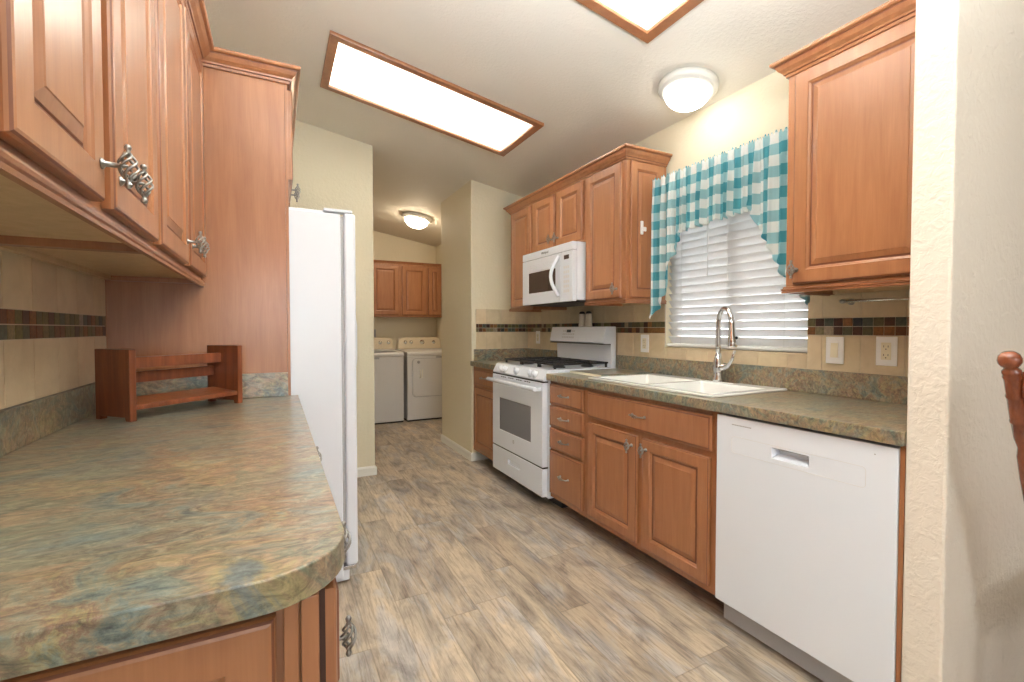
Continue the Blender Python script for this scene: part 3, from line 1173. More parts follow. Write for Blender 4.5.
# faucet
fa = thing('faucet', 'chrome gooseneck pull-down faucet with lever at the back of the sink', 'faucet', (2.08, 1.655, 0.9245))
fx, fy, fz = 2.08, 1.675, 0.9245
mb = MB()
P = rr(fy - 0.115, fy + 0.115, fx - 0.028, fx + 0.028, 0.027, 0, 6)
mb.prism([(p[2], p[1]) for p in P], fz, fz + 0.006)
mb.build('deck_plate', CHROME, fa, 0.002)
MB().lathe([(0.030, 0.006), (0.030, 0.014), (0.024, 0.030), (0.023, 0.055), (0.026, 0.075), (0.026, 0.095), (0.020, 0.12), (0.015, 0.15)], (fx, fy, fz), n=24).build('faucet_body', CHROME, fa)
dx, dy = -0.48, -0.877
pts = [(fx, fy, fz + 0.14), (fx, fy, fz + 0.20), (fx, fy, fz + 0.265)]
R_ = 0.078
for i in range(1, 13):
    a = PI - i / 12 * (PI * 0.93)
    s = R_ + R_ * math.cos(a)
    pts.append((fx + dx * s, fy + dy * s, fz + 0.30 + R_ * math.sin(a) * 1.1))
MB().tube(pts, 0.0135, 14).build('spout', CHROME, fa)
e = Vector(pts[-1])
s2 = 2 * R_
hd = Vector((dx * 0.10, dy * 0.10, -1)).normalized()
MB().lathe([(0.0135, -0.005), (0.0145, 0.01), (0.0165, 0.06), (0.021, 0.10), (0.0225, 0.125), (0.019, 0.130), (0, 0.130)], e, hd, 20).build('spray_head', CHROME, fa)
bq = e + hd * 0.085
MB().lathe([(0.0, 0.026), (0.006, 0.025), (0.008, 0.018), (0.008, 0.0)], bq + Vector((0, 0, 0)), (dx * 0.2 + 0.3, -0.9, 0.1), 12).build('spray_button', BLACK, fa)
mb = MB()
lp = [(fx, fy - 0.01, fz + 0.075), (fx - 0.01, fy - 0.04, fz + 0.078), (fx - 0.02, fy - 0.075, fz + 0.09), (fx - 0.028, fy - 0.105, fz + 0.125), (fx - 0.032, fy - 0.122, fz + 0.17)]
mb.tube(lp, [0.017, 0.017, 0.011, 0.008, 0.006], 12)
mb.build('lever', CHROME, fa)

# laminate board on the counter
bd = thing('cutting_board', 'square slate-look laminate board lying between the sink and the range', 'board', (1.93, 2.385, 0.914))
MB().box(1.733, 2.13, 2.215, 2.54, 0.9145, 0.929).build('board_top', LAM, bd, 0.001)
MB().box(1.7295, 1.7325, 2.215, 2.54, 0.9145, 0.929).build('board_edge', CREAMP, bd)['label'] = 'cream front edge strip'

# ------------------------------------------------------------------ range
rg = thing('gas_range', 'white freestanding gas range between the drawer base and far corner cabinet', 'range', (1.86, 2.935, 0))
RY0, RY1 = 2.576, 3.355
rx = 1.54


def TG(u, d, z):          # d = distance behind the door face
    return Vector((rx + d, u, z))


MB().box(RY0, RY1, 0.045, RW - 0.02 - rx, 0.085, 0.915, TG).build('body', APPL, rg, 0.003)
# front control panel, sloped
mb = MB()
mb.prism([(0.006, 0.862), (0.046, 0.862), (0.12, 0.915), (0.12, 0.936), (0.050, 0.936), (0.036, 0.930), (0.004, 0.872)], RY0 - 0.002, RY1 + 0.002, TG, 0, 'u')
cp = mb.build('control_panel', APPL, rg, 0.003)
nrm = Vector((-0.058, 0, 0.032)).normalized()
for ky in (2.70, 2.76, 2.965, 3.15, 3.215):
    base = TG(ky, 0.019, 0.899)
    kk = MB().lathe([(0.027, 0.0), (0.027, 0.004), (0.022, 0.006), (0.020, 0.022), (0.017, 0.026), (0, 0.026)], base, nrm, 20)
    kk.box(base.x - 0.030, base.x - 0.012, ky - 0.003, ky + 0.003, base.z - 0.012, base.z + 0.024)
    kb_ = kk.build('burner_knob', APPL, cp)
    MB().lathe([(0.0275, -0.001), (0.0305, -0.001), (0.0305, 0.0025), (0.0275, 0.0025)], base, nrm, 24).build('knob_shade_ring', BUTG, kb_)  # grey ring put in for the shade each knob casts around itself
# oven door
mb = MB()
gy0, gy1, gz0, gz1 = 2.735, 3.230, 0.430, 0.675
mb.cells([RY0 + 0.003, gy0, gy1, RY1 - 0.003], [0.296, gz0, gz1, 0.852], {(1, 1)}, 0.0, 0.042, TG)
od = mb.build('oven_door', APPL, rg, 0.004)
MB().box(gy0, gy1, 0.003, 0.010, gz0, gz1, TG).build('door_glass', GREYGL, od)
for k in range(4):
    mb = MB()
    a = 2.74 + k * 0.125
    for j in range(3):
        mb.box(a + j * 0.030, a + j * 0.030 + 0.022, -0.0006, 0.002, 0.838, 0.844, TG)
    mb.build('vent_slot', BLACK, od)
mb = MB()
mb.tube([TG(RY0 + 0.015, -0.048, 0.812), TG(RY1 - 0.015, -0.048, 0.812)], 0.0155, 14)
mb.box(RY0 + 0.02, RY0 + 0.055, -0.05, 0.001, 0.797, 0.822, TG)
mb.box(RY1 - 0.055, RY1 - 0.02, -0.05, 0.001, 0.797, 0.822, TG)
mb.build('door_handle', APPL, od, 0.003)
em = MB()
em.lathe([(0.0, 0), (0.0135, 0), (0.0135, 0.0008), (0.0115, 0.0008), (0.0113, 0.0004), (0, 0.0004)], TG(2.99, -0.0003, 0.378), (-1, 0, 0), 24)
eo = em.build('emblem', GREYP, od)
tm = text_mesh('GE', 0.014)
tm.materials.append(APPL)
part_from('emblem_letters', tm, od, None) if False else None
MB().box(RY0 + 0.003, RY1 - 0.003, 0.004, 0.044, 0.852, 0.862, TG).build('black_gap', BLACK, rg)
MB().box(RY0 + 0.003, RY1 - 0.003, 0.006, 0.044, 0.286, 0.296, TG).build('black_gap', BLACK, rg)
mb = MB()
mb.cells([RY0 + 0.003, 2.90, 3.08, RY1 - 0.003], [0.100, 0.195, 0.230, 0.286], {(1, 1)}, 0.0, 0.042, TG)
dr = mb.build('storage_drawer', APPL, rg, 0.004)
MB().box(2.90, 3.08, 0.018, 0.022, 0.195, 0.230, TG).build('handle_recess', APPL, dr)
MB().box(RY0 + 0.01, RY1 - 0.01, 0.16, 0.45, 0.0, 0.085, TG).build('base_rail', BLACK, rg)
# cooktop
MB().box(RY0 - 0.001, RY1 + 0.001, 0.12, 0.565, 0.9155, 0.934, TG).build('cooktop', APPL, rg, 0.004)
for (bx, byy) in ((0.22, 2.72), (0.46, 2.72), (0.22, 3.16), (0.46, 3.16), (0.34, 2.94)):
    p = TG(byy, bx, 0.9345)
    MB().lathe([(0.045, 0), (0.045, 0.008), (0.036, 0.010), (0.036, 0.017), (0.028, 0.020), (0, 0.020)], p, n=20).build('burner', BLACK, rg)
for (g0, g1) in ((RY0 + 0.02, 2.805), (2.812, 3.065), (3.072, RY1 - 0.02)):
    mb = MB()
    zt_, zb_ = 0.972, 0.960
    for dd_ in (0.105, 0.545):
        mb.box(g0, g1, dd_ - 0.007, dd_ + 0.007, zb_, zt_, TG)
    for yy in (g0 + 0.006, g1 - 0.006, (g0 + g1) / 2):
        mb.box(yy - 0.006, yy + 0.006, 0.105, 0.545, zb_, zt_, TG)
    for dd_ in (0.22, 0.34, 0.46):
        mb.box(g0, g1, dd_ - 0.005, dd_ + 0.005, zb_, zt_, TG)
    for yy in (g0 + 0.008, g1 - 0.008):
        for dd_ in (0.112, 0.538):
            mb.box(yy - 0.007, yy + 0.007, dd_ - 0.007, dd_ + 0.007, 0.9345 if dd_ > 0.13 else 0.9365, zb_, TG)
    mb.build('grate', BLACK, rg, 0.002)
# flat griddle over the far grate
# backguard
mb = MB()
mb.prism([(0.57, 0.915), (0.605, 0.915), (0.605, 1.222), (0.515, 1.222), (0.490, 1.108), (0.508, 1.100), (0.56, 1.100)], RY0, 3.285, TG, 0, 'u')
bgd = mb.build('backguard', APPL, rg, 0.004)


def TBG(u, d, z):    # on the sloped face: z from 0..1 up
    return TG(u, 0.490 + (z - 1.108) * (0.025 / 0.114) - d, z)


mb = MB()
for r_ in range(3):
    for c2 in range(7):
        y0_ = 2.945 + c2 * 0.024
        if r_ == 2 and 2 <= c2 <= 4:
            continue
        mb.box(y0_, y0_ + 0.016, 0.0003, 0.0014, 1.135 + r_ * 0.024, 1.147 + r_ * 0.024, TBG)
mb.build('button_pad', BUTG, bgd)
MB().box(2.995, 3.053, 0.0003, 0.0018, 1.178, 1.20, TBG).build('clock_display', SCREEN, bgd)
MB().box(RY0 + 0.004, 3.281, 0.495, 0.57, 1.094, 1.0995, TG).build('vent_gap', BLACK, bgd)

# shakers on the backguard
sh = None
for i, (yy, lab) in enumerate(((2.925, 'left'), (2.842, 'right'))):
    s = thing('shaker', 'pale shaker with dark lid on the range back panel, %s of the pair' % lab, 'shaker', (2.102, yy, 1.222), 0, 'shakers on the range')
    MB().lathe([(0.0, 0.0005), (0.027, 0.0005), (0.028, 0.004), (0.024, 0.06), (0.023, 0.092), (0.020, 0.098), (0, 0.098)], (2.102, yy, 1.222), n=20).build('shaker_body', STONEW, s)
    MB().lathe([(0.0225, 0.0982), (0.0225, 0.108), (0.016, 0.116), (0, 0.118)], (2.102, yy, 1.222), n=20).build('lid', BLACK, s)

# ------------------------------------------------------------------ microwave
mw = thing('microwave', 'white over-the-range microwave with dark window and curved handle', 'microwave', (1.97, 2.86, 1.39))
mx0 = 1.735
MY0, MY1, MZ0, MZ1 = 2.523, 3.212, 1.385, 1.782


def TM(u, d, z):
    return Vector((mx0 + d, u, z))


MB().box(MY0, MY1, 0.034, RW - 0.001 - 0.012 - mx0, MZ0 + 0.012, MZ1, TM).build('body', APPL, mw, 0.003)
MB().box(MY0 + 0.02, MY1 - 0.02, 0.06, 0.40, MZ0, MZ0 + 0.0115, TM).build('underside_filter', BLACK, mw)
MB().box(MY0, MY1, 0.0, 0.033, 1.728, MZ1, TM).build('top_grille', APPL, mw, 0.004)
mb = MB()
wy0, wy1, wz0, wz1 = 2.735, 3.115, 1.475, 1.628
mb.cells([2.668, wy0, wy1, MY1], [MZ0 + 0.004, wz0, wz1, 1.725], {(1, 1)}, 0.0, 0.033, TM)
md = mb.build('door', APPL, mw, 0.004)
MB().box(wy0, wy1, 0.003, 0.010, wz0, wz1, TM).build('door_window', DARKGL, md)
mb = MB()
for i in range(6):
    zz = 1.636 + i * 0.009
    mb.box(wy0 + 0.01, wy1 - 0.01, -0.0015, 0.002, zz, zz + 0.004, TM)
mb.build('vent_ribs', APPL, md)
hp = []
for i in range(11):
    t = i / 10
    z = 1.430 + t * 0.275
    hp.append(TM(2.688 + 0.030 * math.sin(PI * t), -0.002 - 0.045 * math.sin(PI * t), z))
MB().tube(hp, [0.012] + [0.0125] * 9 + [0.012], 12).build('handle', APPL, md)
cpm = MB().box(MY0, 2.664, 0.0, 0.033, MZ0 + 0.004, 1.725, TM).build('control_panel', APPL, mw, 0.004)
MB().box(2.565, 2.625, -0.001, 0.001, 1.672, 1.700, TM).build('display', DARKGL, cpm)
mb = MB()
for r_ in range(6):
    for c2 in range(3):
        mb.box(2.562 + c2 * 0.024, 2.580 + c2 * 0.024, -0.001, 0.001, 1.45 + r_ * 0.032, 1.468 + r_ * 0.032, TM)
mb.build('buttons', LAUN, cpm)
tm = text_mesh('Whirlpool', 0.024)
tm.materials.append(BLACK)
part_from('brand_lettering', tm, mw, TM(2.875, -0.0008, 1.755), (PI / 2, 0, -PI / 2))
tm = text_mesh('GE', 0.016)
tm.materials.append(APPL)
part_from('emblem_letters', tm, eo, TG(2.99, -0.0015, 0.378), (PI / 2, 0, -PI / 2))

# ------------------------------------------------------------------ switch, outlets, towel bar
def plate(label, name, cat, T, u, z, kind, d=0.0097, w=0.072, h=0.116):
    r = thing(name, label, cat, T(u, d, z - h / 2), 0, 'white wall plates on the tile')
    MB().box(u - w / 2, u + w / 2, d, d + 0.005, z - h / 2, z + h / 2, T).build('wall_plate', PLATE, r, 0.002)
    if kind == 'switch':
        MB().box(u - 0.017, u + 0.017, d + 0.005, d + 0.0065, z - 0.034, z + 0.034, T).build('switch_frame', PLATE, r)
        mb = MB()
        mb.prism([(d + 0.0065, z - 0.031), (d + 0.011, z - 0.031), (d + 0.0068, z + 0.031), (d + 0.0065, z + 0.031)], u - 0.0145, u + 0.0145, T, 0, 'u')
        mb.build('rocker', CREAMP, r)
    else:
        so = MB().box(u - 0.017, u + 0.017, d + 0.005, d + 0.0072, z - 0.034, z + 0.034, T).build('socket', CREAMP, r, 0.001)
        mb = MB()
        for zz in (z - 0.017, z + 0.017):
            mb.box(u - 0.0085, u - 0.0065, d + 0.0070, d + 0.0076, zz - 0.002, zz + 0.006, T)
            mb.box(u + 0.0065, u + 0.0085, d + 0.0070, d + 0.0076, zz - 0.002, zz + 0.006, T)
            mb.box(u - 0.002, u + 0.002, d + 0.0070, d + 0.0076, zz - 0.011, zz - 0.007, T)
        mb.build('slots', BLACK, so)
    return r


plate('white rocker light switch on the tile, nearest the window on its right', 'light_switch', 'switch', TR, 1.143, 1.112, 'switch')
plate('cream duplex outlet in white plate on the tile under the right cabinet', 'wall_outlet', 'outlet', TR, 0.953, 1.116, 'outlet')
plate('white outlet plate on the tile between the window and the range', 'wall_outlet', 'outlet', TR, 2.300, 1.110, 'outlet')
plate('white outlet plate on the tile in the far corner beyond the range', 'wall_outlet', 'outlet', TR, 3.685, 1.128, 'outlet')

tb = thing('towel_bar', 'slim brushed metal towel bar under the right wall cabinet', 'towel bar', (2.13, 0.96, 1.31))
MB().tube([(2.10, 0.68, 1.318), (2.10, 1.090, 1.318)], 0.006, 10).build('bar', CHROME, tb)
for yy in (0.70, 1.083):
    MB().lathe([(0.014, 0.0), (0.014, 0.004), (0.007, 0.008), (0.006, 0.055), (0.009, 0.060), (0.009, 0.072), (0, 0.075)], (RW - 0.0088, yy, 1.318), (-1, 0, 0), 14).build('bracket', PEWTER, tb)

# ------------------------------------------------------------------ blinds
bl = thing('window_blind', 'white horizontal blind covering the window over the sink', 'blind', (2.2, 1.72, 1.10))
by0, by1 = WY0 + 0.006, WY1 - 0.006
xb = RW + 0.030
MB().box(xb - 0.026, xb + 0.026, by0, by1, 2.045, 2.092).build('headrail', BLIND, bl, 0.003)
MB().box(xb - 0.026, xb + 0.018, by0, by1, 1.098, 1.116).build('bottom_rail', VINYL, bl, 0.004)
th = math.radians(52)
slat0 = None
z = 1.140
i = 0
while z < 2.04:
    if slat0 is None:
        mb = MB()
        n = 6
        top, bot = [], []
        for k in range(n + 1):
            s = (k / n - 0.5) * 0.050
            cur = 0.002 * (1 - (2 * k / n - 1) ** 2)
            px_ = s * math.cos(th) - cur * -math.sin(th) * 0
            # inner (room) edge up
            X_ = s * math.cos(th) + cur * math.sin(th)
            Z_ = -s * math.sin(th) + cur * math.cos(th)
            top.append((X_, Z_))
        pr = [(a + 0.0011 * math.sin(th), b_ + 0.0011 * math.cos(th)) for a, b_ in top] + [(a - 0.0011 * math.sin(th), b_ - 0.0011 * math.cos(th)) for a, b_ in reversed(top)]
        mb.prism(pr, by0, by1, lambda x, y, z: Vector((x, y, z)), 0, 'd')
        o = mb.build('slat', BLIND, bl, local=True)
        slat0 = o
    else:
        o = slat0.copy()
        COL.objects.link(o)
        o.parent = bl
    o.location = Vector((xb, 0, z)) - bl.location
    z += 0.0435
for yy in (by0 + 0.11, (by0 + by1) / 2, by1 - 0.11):
    for xx in (xb - 0.027, xb + 0.027):
        MB().tube([(xx, yy, 1.116), (xx, yy, 2.05)], 0.0009, 5).build('ladder_cord', CORD, bl)
MB().tube([(xb - 0.030, by1 - 0.30, 1.50), (xb - 0.030, by1 - 0.30, 2.045)], 0.003, 6).build('tilt_wand', VINYL, bl)

# ------------------------------------------------------------------ curtain
CXX = 2.03
Yc0, Yc1 = 1.172, 2.104
rod = thing('curtain_rod', 'white curtain rod holding the teal gingham valance', 'curtain rod', (2.1, 1.65, 2.06))
MB().tube([(RW - 0.001, Yc1 - 0.004, 2.062), (CXX + 0.01, Yc1 - 0.004, 2.062), (CXX, Yc1 - 0.014, 2.062), (CXX, Yc0 + 0.014, 2.062), (CXX + 0.01, Yc0 + 0.004, 2.062), (RW - 0.001, Yc0 + 0.004, 2.062)], 0.004, 8).build('rod', VINYL, rod)
prof = [(2.128, 1.262), (2.10, 1.280), (2.06, 1.345), (2.03, 1.41), (1.995, 1.52), (1.955, 1.63), (1.915, 1.715), (1.895, 1.757), (1.70, 1.768), (1.46, 1.782),
        (1.445, 1.72), (1.40, 1.63), (1.36, 1.56), (1.31, 1.455), (1.25, 1.385), (1.20, 1.325), (1.178, 1.30)]
prof = [(a * 0.987 + 0.004, 1.203 + (b_ - 1.203) * 0.985) for a, b_ in prof]
prof = sorted(prof)


def bz(y):
    for (a, za), (b_, zb2) in zip(prof, prof[1:]):
        if a <= y <= b_:
            return za + (zb2 - za) * (y - a) / (b_ - a)
    return prof[0][1] if y < prof[0][0] else prof[-1][1]


mb = MB()
NU, NV = 300, 44
grid = []
ztop = 2.092
for i in range(NU + 1):
    t = i / NU
    y = Yc0 + (Yc1 - Yc0) * t
    ph = 2 * PI * (t * 21 + 0.55 * math.sin(t * 17) + 0.3 * math.sin(t * 41))
    ph2 = 2 * PI * (t * 33 + 0.4 * math.sin(t * 23))
    col = []
    b_ = bz(y) + 0.006 * math.sin(ph)
    for j in range(NV + 1):
        s = j / NV
        z = ztop + (b_ - ztop) * s
        if j == 0:
            z += 0.008 * math.sin(ph2 * 1.7) + 0.004 * math.sin(ph2 * 0.6)
        dz = ztop - z
        amp = 0.004 + min(0.016, dz * 0.08)
        near = max(0.0, 1 - abs(dz - 0.030) / 0.02)       # gathered on the rod
        x = CXX - 0.004 - amp * (1 - 0.6 * near) * (math.sin(ph) * 0.8 + 0.35 * math.sin(ph2)) - 0.006
        edge = max(0.0, 1 - (z - b_) / 0.05)
        tail = 1.0 if (y > 1.88 or y < 1.47) else 0.3
        x -= edge * 0.014 * tail * (0.5 + 0.5 * math.sin(z * 95 + y * 30))
        yy = y + 0.004 * math.cos(ph) * min(1, dz * 6)
        col.append((mb.bm.verts.new((min(x, CXX - 0.006) if near > 0 else x, yy, z)), t, dz))
    grid.append(col)
for i in range(NU):
    for j in range(NV):
        q = [grid[i][j], grid[i + 1][j], grid[i + 1][j + 1], grid[i][j + 1]]
        f = mb.face([a[0] for a in q], 0, True)
        for l, a in zip(f.loops, q):
            l[mb.uv].uv = (a[1] * 0.934 * 1.32, a[2])
cu = mb.build('curtain', GING, None, recalc=False)
tag(cu, 'teal and white gingham valance with long tails over the window', 'curtain')
sm = cu.modifiers.new('thickness', 'SOLIDIFY')
sm.thickness = 0.0012

# ------------------------------------------------------------------ ceiling lights
def panel_light(x0, x1, y0, y1, label):
    r = thing('ceiling_light_panel', label, 'ceiling light', ((x0 + x1) / 2, (y0 + y1) / 2, ceil_z((x0 + x1) / 2)), 0, 'wood-framed fluorescent ceiling panels')

    def TCe(u, d, z):       # d below ceiling
        return Vector((u, z, ceil_z(u) - d))
    w = 0.048
    fp = MB()
    fp.cells([x0, x0 + w, x1 - w, x1], [y0, y0 + w, y1 - w, y1], {(1, 1)}, 0.0005, 0.020, TCe)
    fp.build('wood_frame', WOOD, r, 0.003)
    MB().box(x0 + w - 0.003, x1 - w + 0.003, 0.004, 0.007, y0 + w - 0.003, y1 - w + 0.003, TCe).build('diffuser', DIFF, r)
    hs = MB()
    a0, a1, c0, c1 = x0 + 0.034, x1 - 0.034, y0 + 0.034, y1 - 0.034
    hs.box(a0, a1, -0.112, -0.108, c0, c1, TCe)
    hs.box(a0, a0 + 0.004, -0.108, -0.001, c0, c1, TCe)
    hs.box(a1 - 0.004, a1, -0.108, -0.001, c0, c1, TCe)
    hs.box(a0 + 0.004, a1 - 0.004, -0.108, -0.001, c0, c0 + 0.004, TCe)
    hs.box(a0 + 0.004, a1 - 0.004, -0.108, -0.001, c1 - 0.004, c1, TCe)
    hs.build('housing', REFL, r)
    for fy_ in (0.41, 0.59):
        yy = y0 + (y1 - y0) * fy_
        MB().tube([TCe(x0 + 0.06, -0.070, yy), TCe(x1 - 0.06, -0.070, yy)], 0.013, 10).build('tube', TUBE, r)
    return r


panel_light(0.27, 1.575, 2.62, 3.225, 'long lit ceiling panel in a wood frame, the complete one over the aisle')
panel_light(0.27, 1.558, 1.055, 1.66, 'lit ceiling panel in a wood frame cut off by the top of the picture')


def dome(x, y, label, rad, mat, h):
    z = ceil_z(x)
    nrm = Vector((-SL, 0, -1)).normalized()
    r = thing('dome_ceiling_light', label, 'ceiling light', (x, y, z), 0, 'round flush ceiling lights')
    MB().lathe([(0.0, 0.001), (rad, 0.001), (rad, 0.028), (rad * 0.93, 0.036), (rad * 0.90, 0.036), (rad * 0.86, 0.045), (rad * 0.78, 0.046), (0, 0.046)], (x, y, z), nrm, 40).build('base_ring', TRIM, r)
    pr = [(rad * 0.76, 0.047)]
    for i in range(1, 9):
        a = i / 9 * PI / 2
        pr.append((rad * 0.76 * math.cos(a), 0.047 + h * math.sin(a)))
    pr.append((0, 0.047 + h))
    MB().lathe(pr, (x, y, z), nrm, 40).build('glass_dome', mat, r)
    return r


dome(1.945, 1.77, 'round lit dome light on the kitchen ceiling near the window', 0.150, DOME, 0.075)
dome(1.53, 5.50, 'round lit dome light on the laundry ceiling', 0.18, DOME2, 0.09)

# ------------------------------------------------------------------ laundry
LYF = 5.925
wa = thing('washing_machine', 'white top-load washer with beige console, left in the laundry', 'washing machine', (1.12, 6.27, 0), 0, 'laundry machines')
dy_ = thing('dryer', 'white front-load dryer with beige console, right in the laundry', 'dryer', (1.86, 6.27, 0), 0, 'laundry machines')
for root, x0, x1, nb in ((wa, 0.775, 1.462, 4), (dy_, 1.508, 2.150, 5)):
    MB().box(x0, x1, LYF, 6.62, 0.02, 0.855).build('cabinet', LAUN, root, 0.008)
    MB().box(x0 + 0.002, x1 - 0.002, LYF + 0.03, LYF + 0.60, 0.0, 0.02).build('base', BLACK, root)
    mb = MB()
    mb.prism([(LYF - 0.004, 0.857), (LYF - 0.004, 0.893), (LYF + 0.02, 0.908), (6.42, 0.925), (6.62, 0.925), (6.62, 0.857)], x0 - 0.002, x1 + 0.002, lambda c, a, b: Vector((c, a, b)), 0, 'u')
    mb.build('top_deck', BISQ if False else LAUN, root, 0.006)
    if root is wa:
        MB().box(x0 + 0.06, x1 - 0.06, LYF + 0.03, 6.35, 0.925, 0.934).build('lid', LAUN, root, 0.004)
    mb = MB()
    cz0, cz1 = 0.926, 1.085
    mb.prism([(x0 + 0.006, cz0), (x0 + 0.02, cz1 - 0.04), (x0 + 0.05, cz1 - 0.008), (x0 + 0.09, cz1), (x1 - 0.09, cz1), (x1 - 0.05, cz1 - 0.008), (x1 - 0.02, cz1 - 0.04), (x1 - 0.006, cz0)],
             6.47, 6.60, TI, 0, 'd')
    co = mb.build('console', BISQ, root, 0.01)
    ks = (1.15, 1.27, 1.385) if root is wa else (1.62, 1.70, 1.86, 2.03)
    for j, kx in enumerate(ks):
        big = root is dy_ and j == 2
        MB().lathe([(0.033 if big else 0.026, 0), (0.033 if big else 0.026, 0.006), (0.024 if big else 0.018, 0.010), (0.022 if big else 0.016, 0.030), (0, 0.031)], (kx, 6.4695, 1.02), (0, -1, 0), 20).build('knob', CHROME, co)
# dryer door, on the front face
mb = MB()
P = rr(1.578, 2.095, 0.325, 0.815, 0.05, 0, 6)
mb.prism([(p[1], p[2]) for p in P], LYF - 0.014, LYF - 0.001, TI, 0, 'd')
ddr = mb.build('door', LAUN, dy_, 0.003)
mb = MB()
P = rr(1.572, 2.101, 0.319, 0.821, 0.054, LYF - 0.001, 6)
P = [(p[1], p[0], p[2]) for p in P]
mb.tube(P + [P[0]], 0.003, 6)
mb.build('door_seam', GREYP, dy_)
hb = MB()
hb.tube([(1.672, LYF - 0.014, 0.67), (1.672, LYF - 0.035, 0.665), (1.672, LYF - 0.038, 0.62), (1.672, LYF - 0.035, 0.575), (1.672, LYF - 0.014, 0.57)], 0.008, 8)
hb.box(1.695, 1.71, LYF - 0.02, LYF - 0.0145, 0.565, 0.675)
hb.build('door_handle', TRIM, ddr)
MB().lathe([(0.020, 0), (0.020, 0.003), (0.014, 0.005), (0, 0.005)], (1.655, LYF - 0.0142, 0.775), (0, -1, 0), 16).build('round_badge', GREYP, ddr)
MB().box(1.895, 1.985, LYF - 0.004, LYF - 0.0005, 0.826, 0.848).build('brand_badge', GREYP, dy_)
MB().box(1.045, 1.155, LYF - 0.004, LYF - 0.0005, 0.826, 0.848).build('brand_badge', GREYP, wa)
wb = MB().box(1.17, 1.27, YL - 0.02, YL - 0.001, 1.09, 1.20)
wo = wb.build('supply_outlet_box', GREYP, None, 0.004)
tag(wo, 'small grey outlet box on the laundry wall above the washer', 'outlet box')

for k, (x0, x1, ds) in enumerate((((0.72, 1.55, [(0.745, 1.12), (1.165, 1.53)])), ((1.55, 2.163, [(1.575, 1.925), (1.955, 2.145)])))):
    r = thing('wall_cabinet', ('wood wall cabinet over the washer, left one in the laundry' if k == 0 else 'wood wall cabinet over the dryer, right one in the laundry'), 'cabinet',
              ((x0 + x1) / 2, 6.6, 1.375), 0, 'laundry wall cabinets')
    MB().box(x0 + 0.0004, x1 - 0.0004, 6.47, YL - 0.001, 1.375, 2.11).build('body', WOOD, r)
    for (a, b_) in ds:
        mb = MB()
        mb.rings(a, b_, 1.402, 2.085, 0.301, DP, TB, [0] + [(1 if i == 0 else DM[i]) for i in range(12)])
        mb.build('door', [WOOD, GLAZE], r)
    MB().sweep([(x0, 0.301), (x1, 0.301)], [(o * 0.6, h * 0.55) for o, h in CROWN], 2.11, TB, -1, mats=CRM).build('crown_moulding', [WOOD, GLAZE], r)

# ------------------------------------------------------------------ wooden rack on the left counter
d = Vector((0.290, 0.285, 0)).normalized()
ang = math.atan2(d.y, d.x)
rk = thing('book_rack', 'small reddish wooden rack standing on the left counter by the tall panel', 'rack', (-0.405, 1.808, 0.914), ang)
Lr, Dr, Hr, tk = 0.402, 0.162, 0.226, 0.020


def rack_end(x0):
    mb = MB()
    a = 0.020
    pts = [(0.0, 0.0005), (0.022, 0.0005), (0.026, 0.012), (Dr - 0.026, 0.012), (Dr - 0.022, 0.0005), (Dr, 0.0005), (Dr, Hr), (0.0, Hr)]
    mb.prism(pts, x0, x0 + tk, lambda c, p, q: Vector((c, p, q)), 0, 'u')
    return mb


rack_end(0.0).build('side_panel', MAHOG, rk, 0.0025, local=True)
rack_end(Lr - tk).build('side_panel', MAHOG, rk, 0.0025, local=True)
mb = MB()
mb.prism([(0.006, 0.034), (0.130, 0.046), (0.130, 0.062), (0.006, 0.050)], tk, Lr - tk, lambda c, p, q: Vector((c, p, q)), 0, 'u')
mb.build('shelf', MAHOG, rk, 0.002, local=True)
mb = MB()
mb.prism([(0.085, 0.160), (0.103, 0.160), (0.103, 0.197), (0.085, 0.197)], tk, Lr - tk, lambda c, p, q: Vector((c, p, q)), 0, 'u')
mb.build('rail', MAHOG, rk, 0.002, local=True)
mb = MB()
mb.prism([(0.125, 0.108), (0.140, 0.108), (0.140, 0.145), (0.125, 0.145)], tk, Lr - tk, lambda c, p, q: Vector((c, p, q)), 0, 'u')
mb.build('rail', MAHOG, rk, 0.002, local=True)

# ------------------------------------------------------------------ dining chair at the right edge
ch = thing('dining_chair', 'turned wooden dining chair, only its back post showing at the right edge', 'chair', (1.86, 0.20, 0))
top = Vector((1.428, 0.402, 1.128))
low = Vector((1.735, 0.402, 0.47))


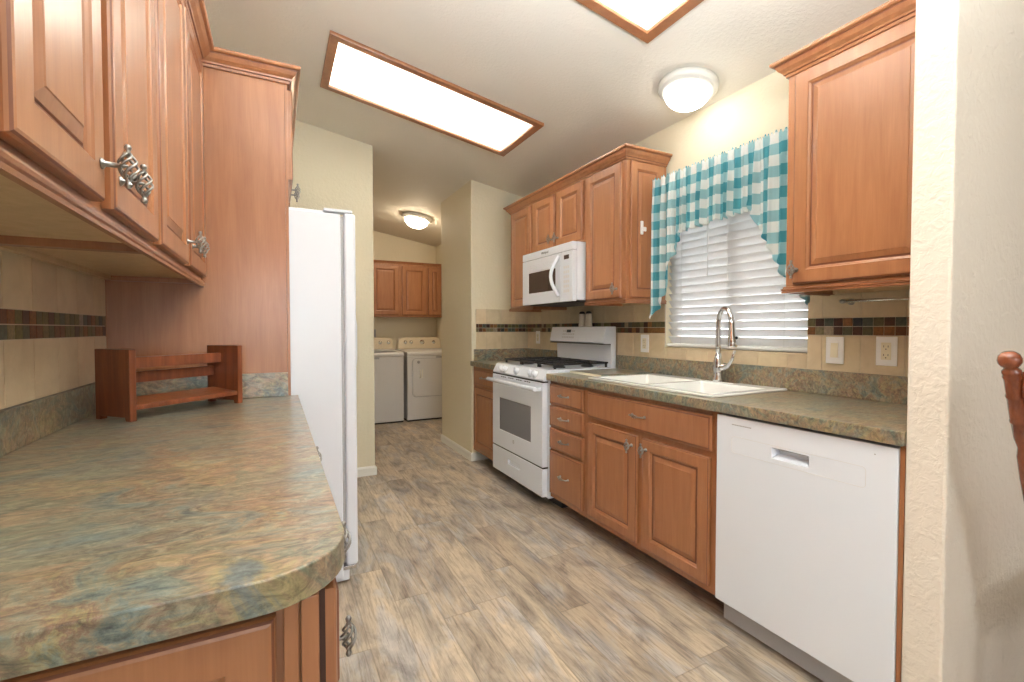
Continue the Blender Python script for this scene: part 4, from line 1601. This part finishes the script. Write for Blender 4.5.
def post(y, name='back_post'):
    a = Vector((top.x, y, top.z))
    b_ = Vector((low.x, y, low.z))
    ax = (a - b_).normalized()
    L = (a - b_).length
    pr = [(0.0, L + 0.028), (0.014, L + 0.026), (0.0215, L + 0.020), (0.025, L + 0.010), (0.0245, L + 0.003), (0.020, L - 0.004), (0.015, L - 0.007),
          (0.015, L - 0.013), (0.0195, L - 0.017), (0.0205, L - 0.022), (0.0185, L - 0.026), (0.0205, L - 0.031), (0.0185, L - 0.037),
          (0.0185, L - 0.075), (0.0205, L - 0.079), (0.0205, L - 0.082), (0.0185, L - 0.086), (0.0190, L - 0.14), (0.0205, L - 0.144), (0.0205, L - 0.147),
          (0.0185, L - 0.151), (0.0175, L - 0.19), (0.013, L - 0.215), (0.0175, L - 0.24), (0.0190, L - 0.30), (0.017, L - 0.45), (0.018, 0.10), (0.015, 0.0)]
    pr = [(q * 0.80, h) for q, h in pr]
    return MB().lathe(list(reversed(pr)), b_, ax, 20).build(name, CHAIRW, ch)


post(0.402)
post(-0.02)
MB().prism([(1.70, -0.04), (2.15, -0.05), (2.18, 0.0), (2.18, 0.385), (2.15, 0.43), (1.70, 0.42)], 0.435, 0.47).build('seat', CHAIRW, ch, 0.012)
for (x, y, ox, oy) in ((1.75, 0.02, -0.03, -0.02), (1.75, 0.37, -0.03, 0.02), (2.12, 0.02, 0.03, -0.02), (2.12, 0.37, 0.03, 0.02)):
    MB().tube([(x + ox, y + oy, 0.0), (x + ox * 0.6, y + oy * 0.6, 0.15), (x + ox * 0.3, y + oy * 0.3, 0.30), (x, y, 0.436)], [0.013, 0.021, 0.018, 0.016], 14).build('leg', CHAIRW, ch)
ax = (top - low)
for t in (0.80, 0.93):
    p = low + ax * t
    mb = MB()
    mb.box(p.x - 0.008, p.x + 0.008, -0.01, 0.388, p.z - 0.03, p.z + 0.03)
    mb.build('back_rail', CHAIRW, ch, 0.004)
for k in range(4):
    yy = 0.065 + k * 0.084
    a = low + ax * 0.0
    b_ = low + ax * 0.79
    MB().tube([(a.x, yy, a.z - 0.005), ((a.x + b_.x) / 2, yy, (a.z + b_.z) / 2), (b_.x, yy, b_.z)], [0.007, 0.011, 0.007], 10).build('spindle', CHAIRW, ch)
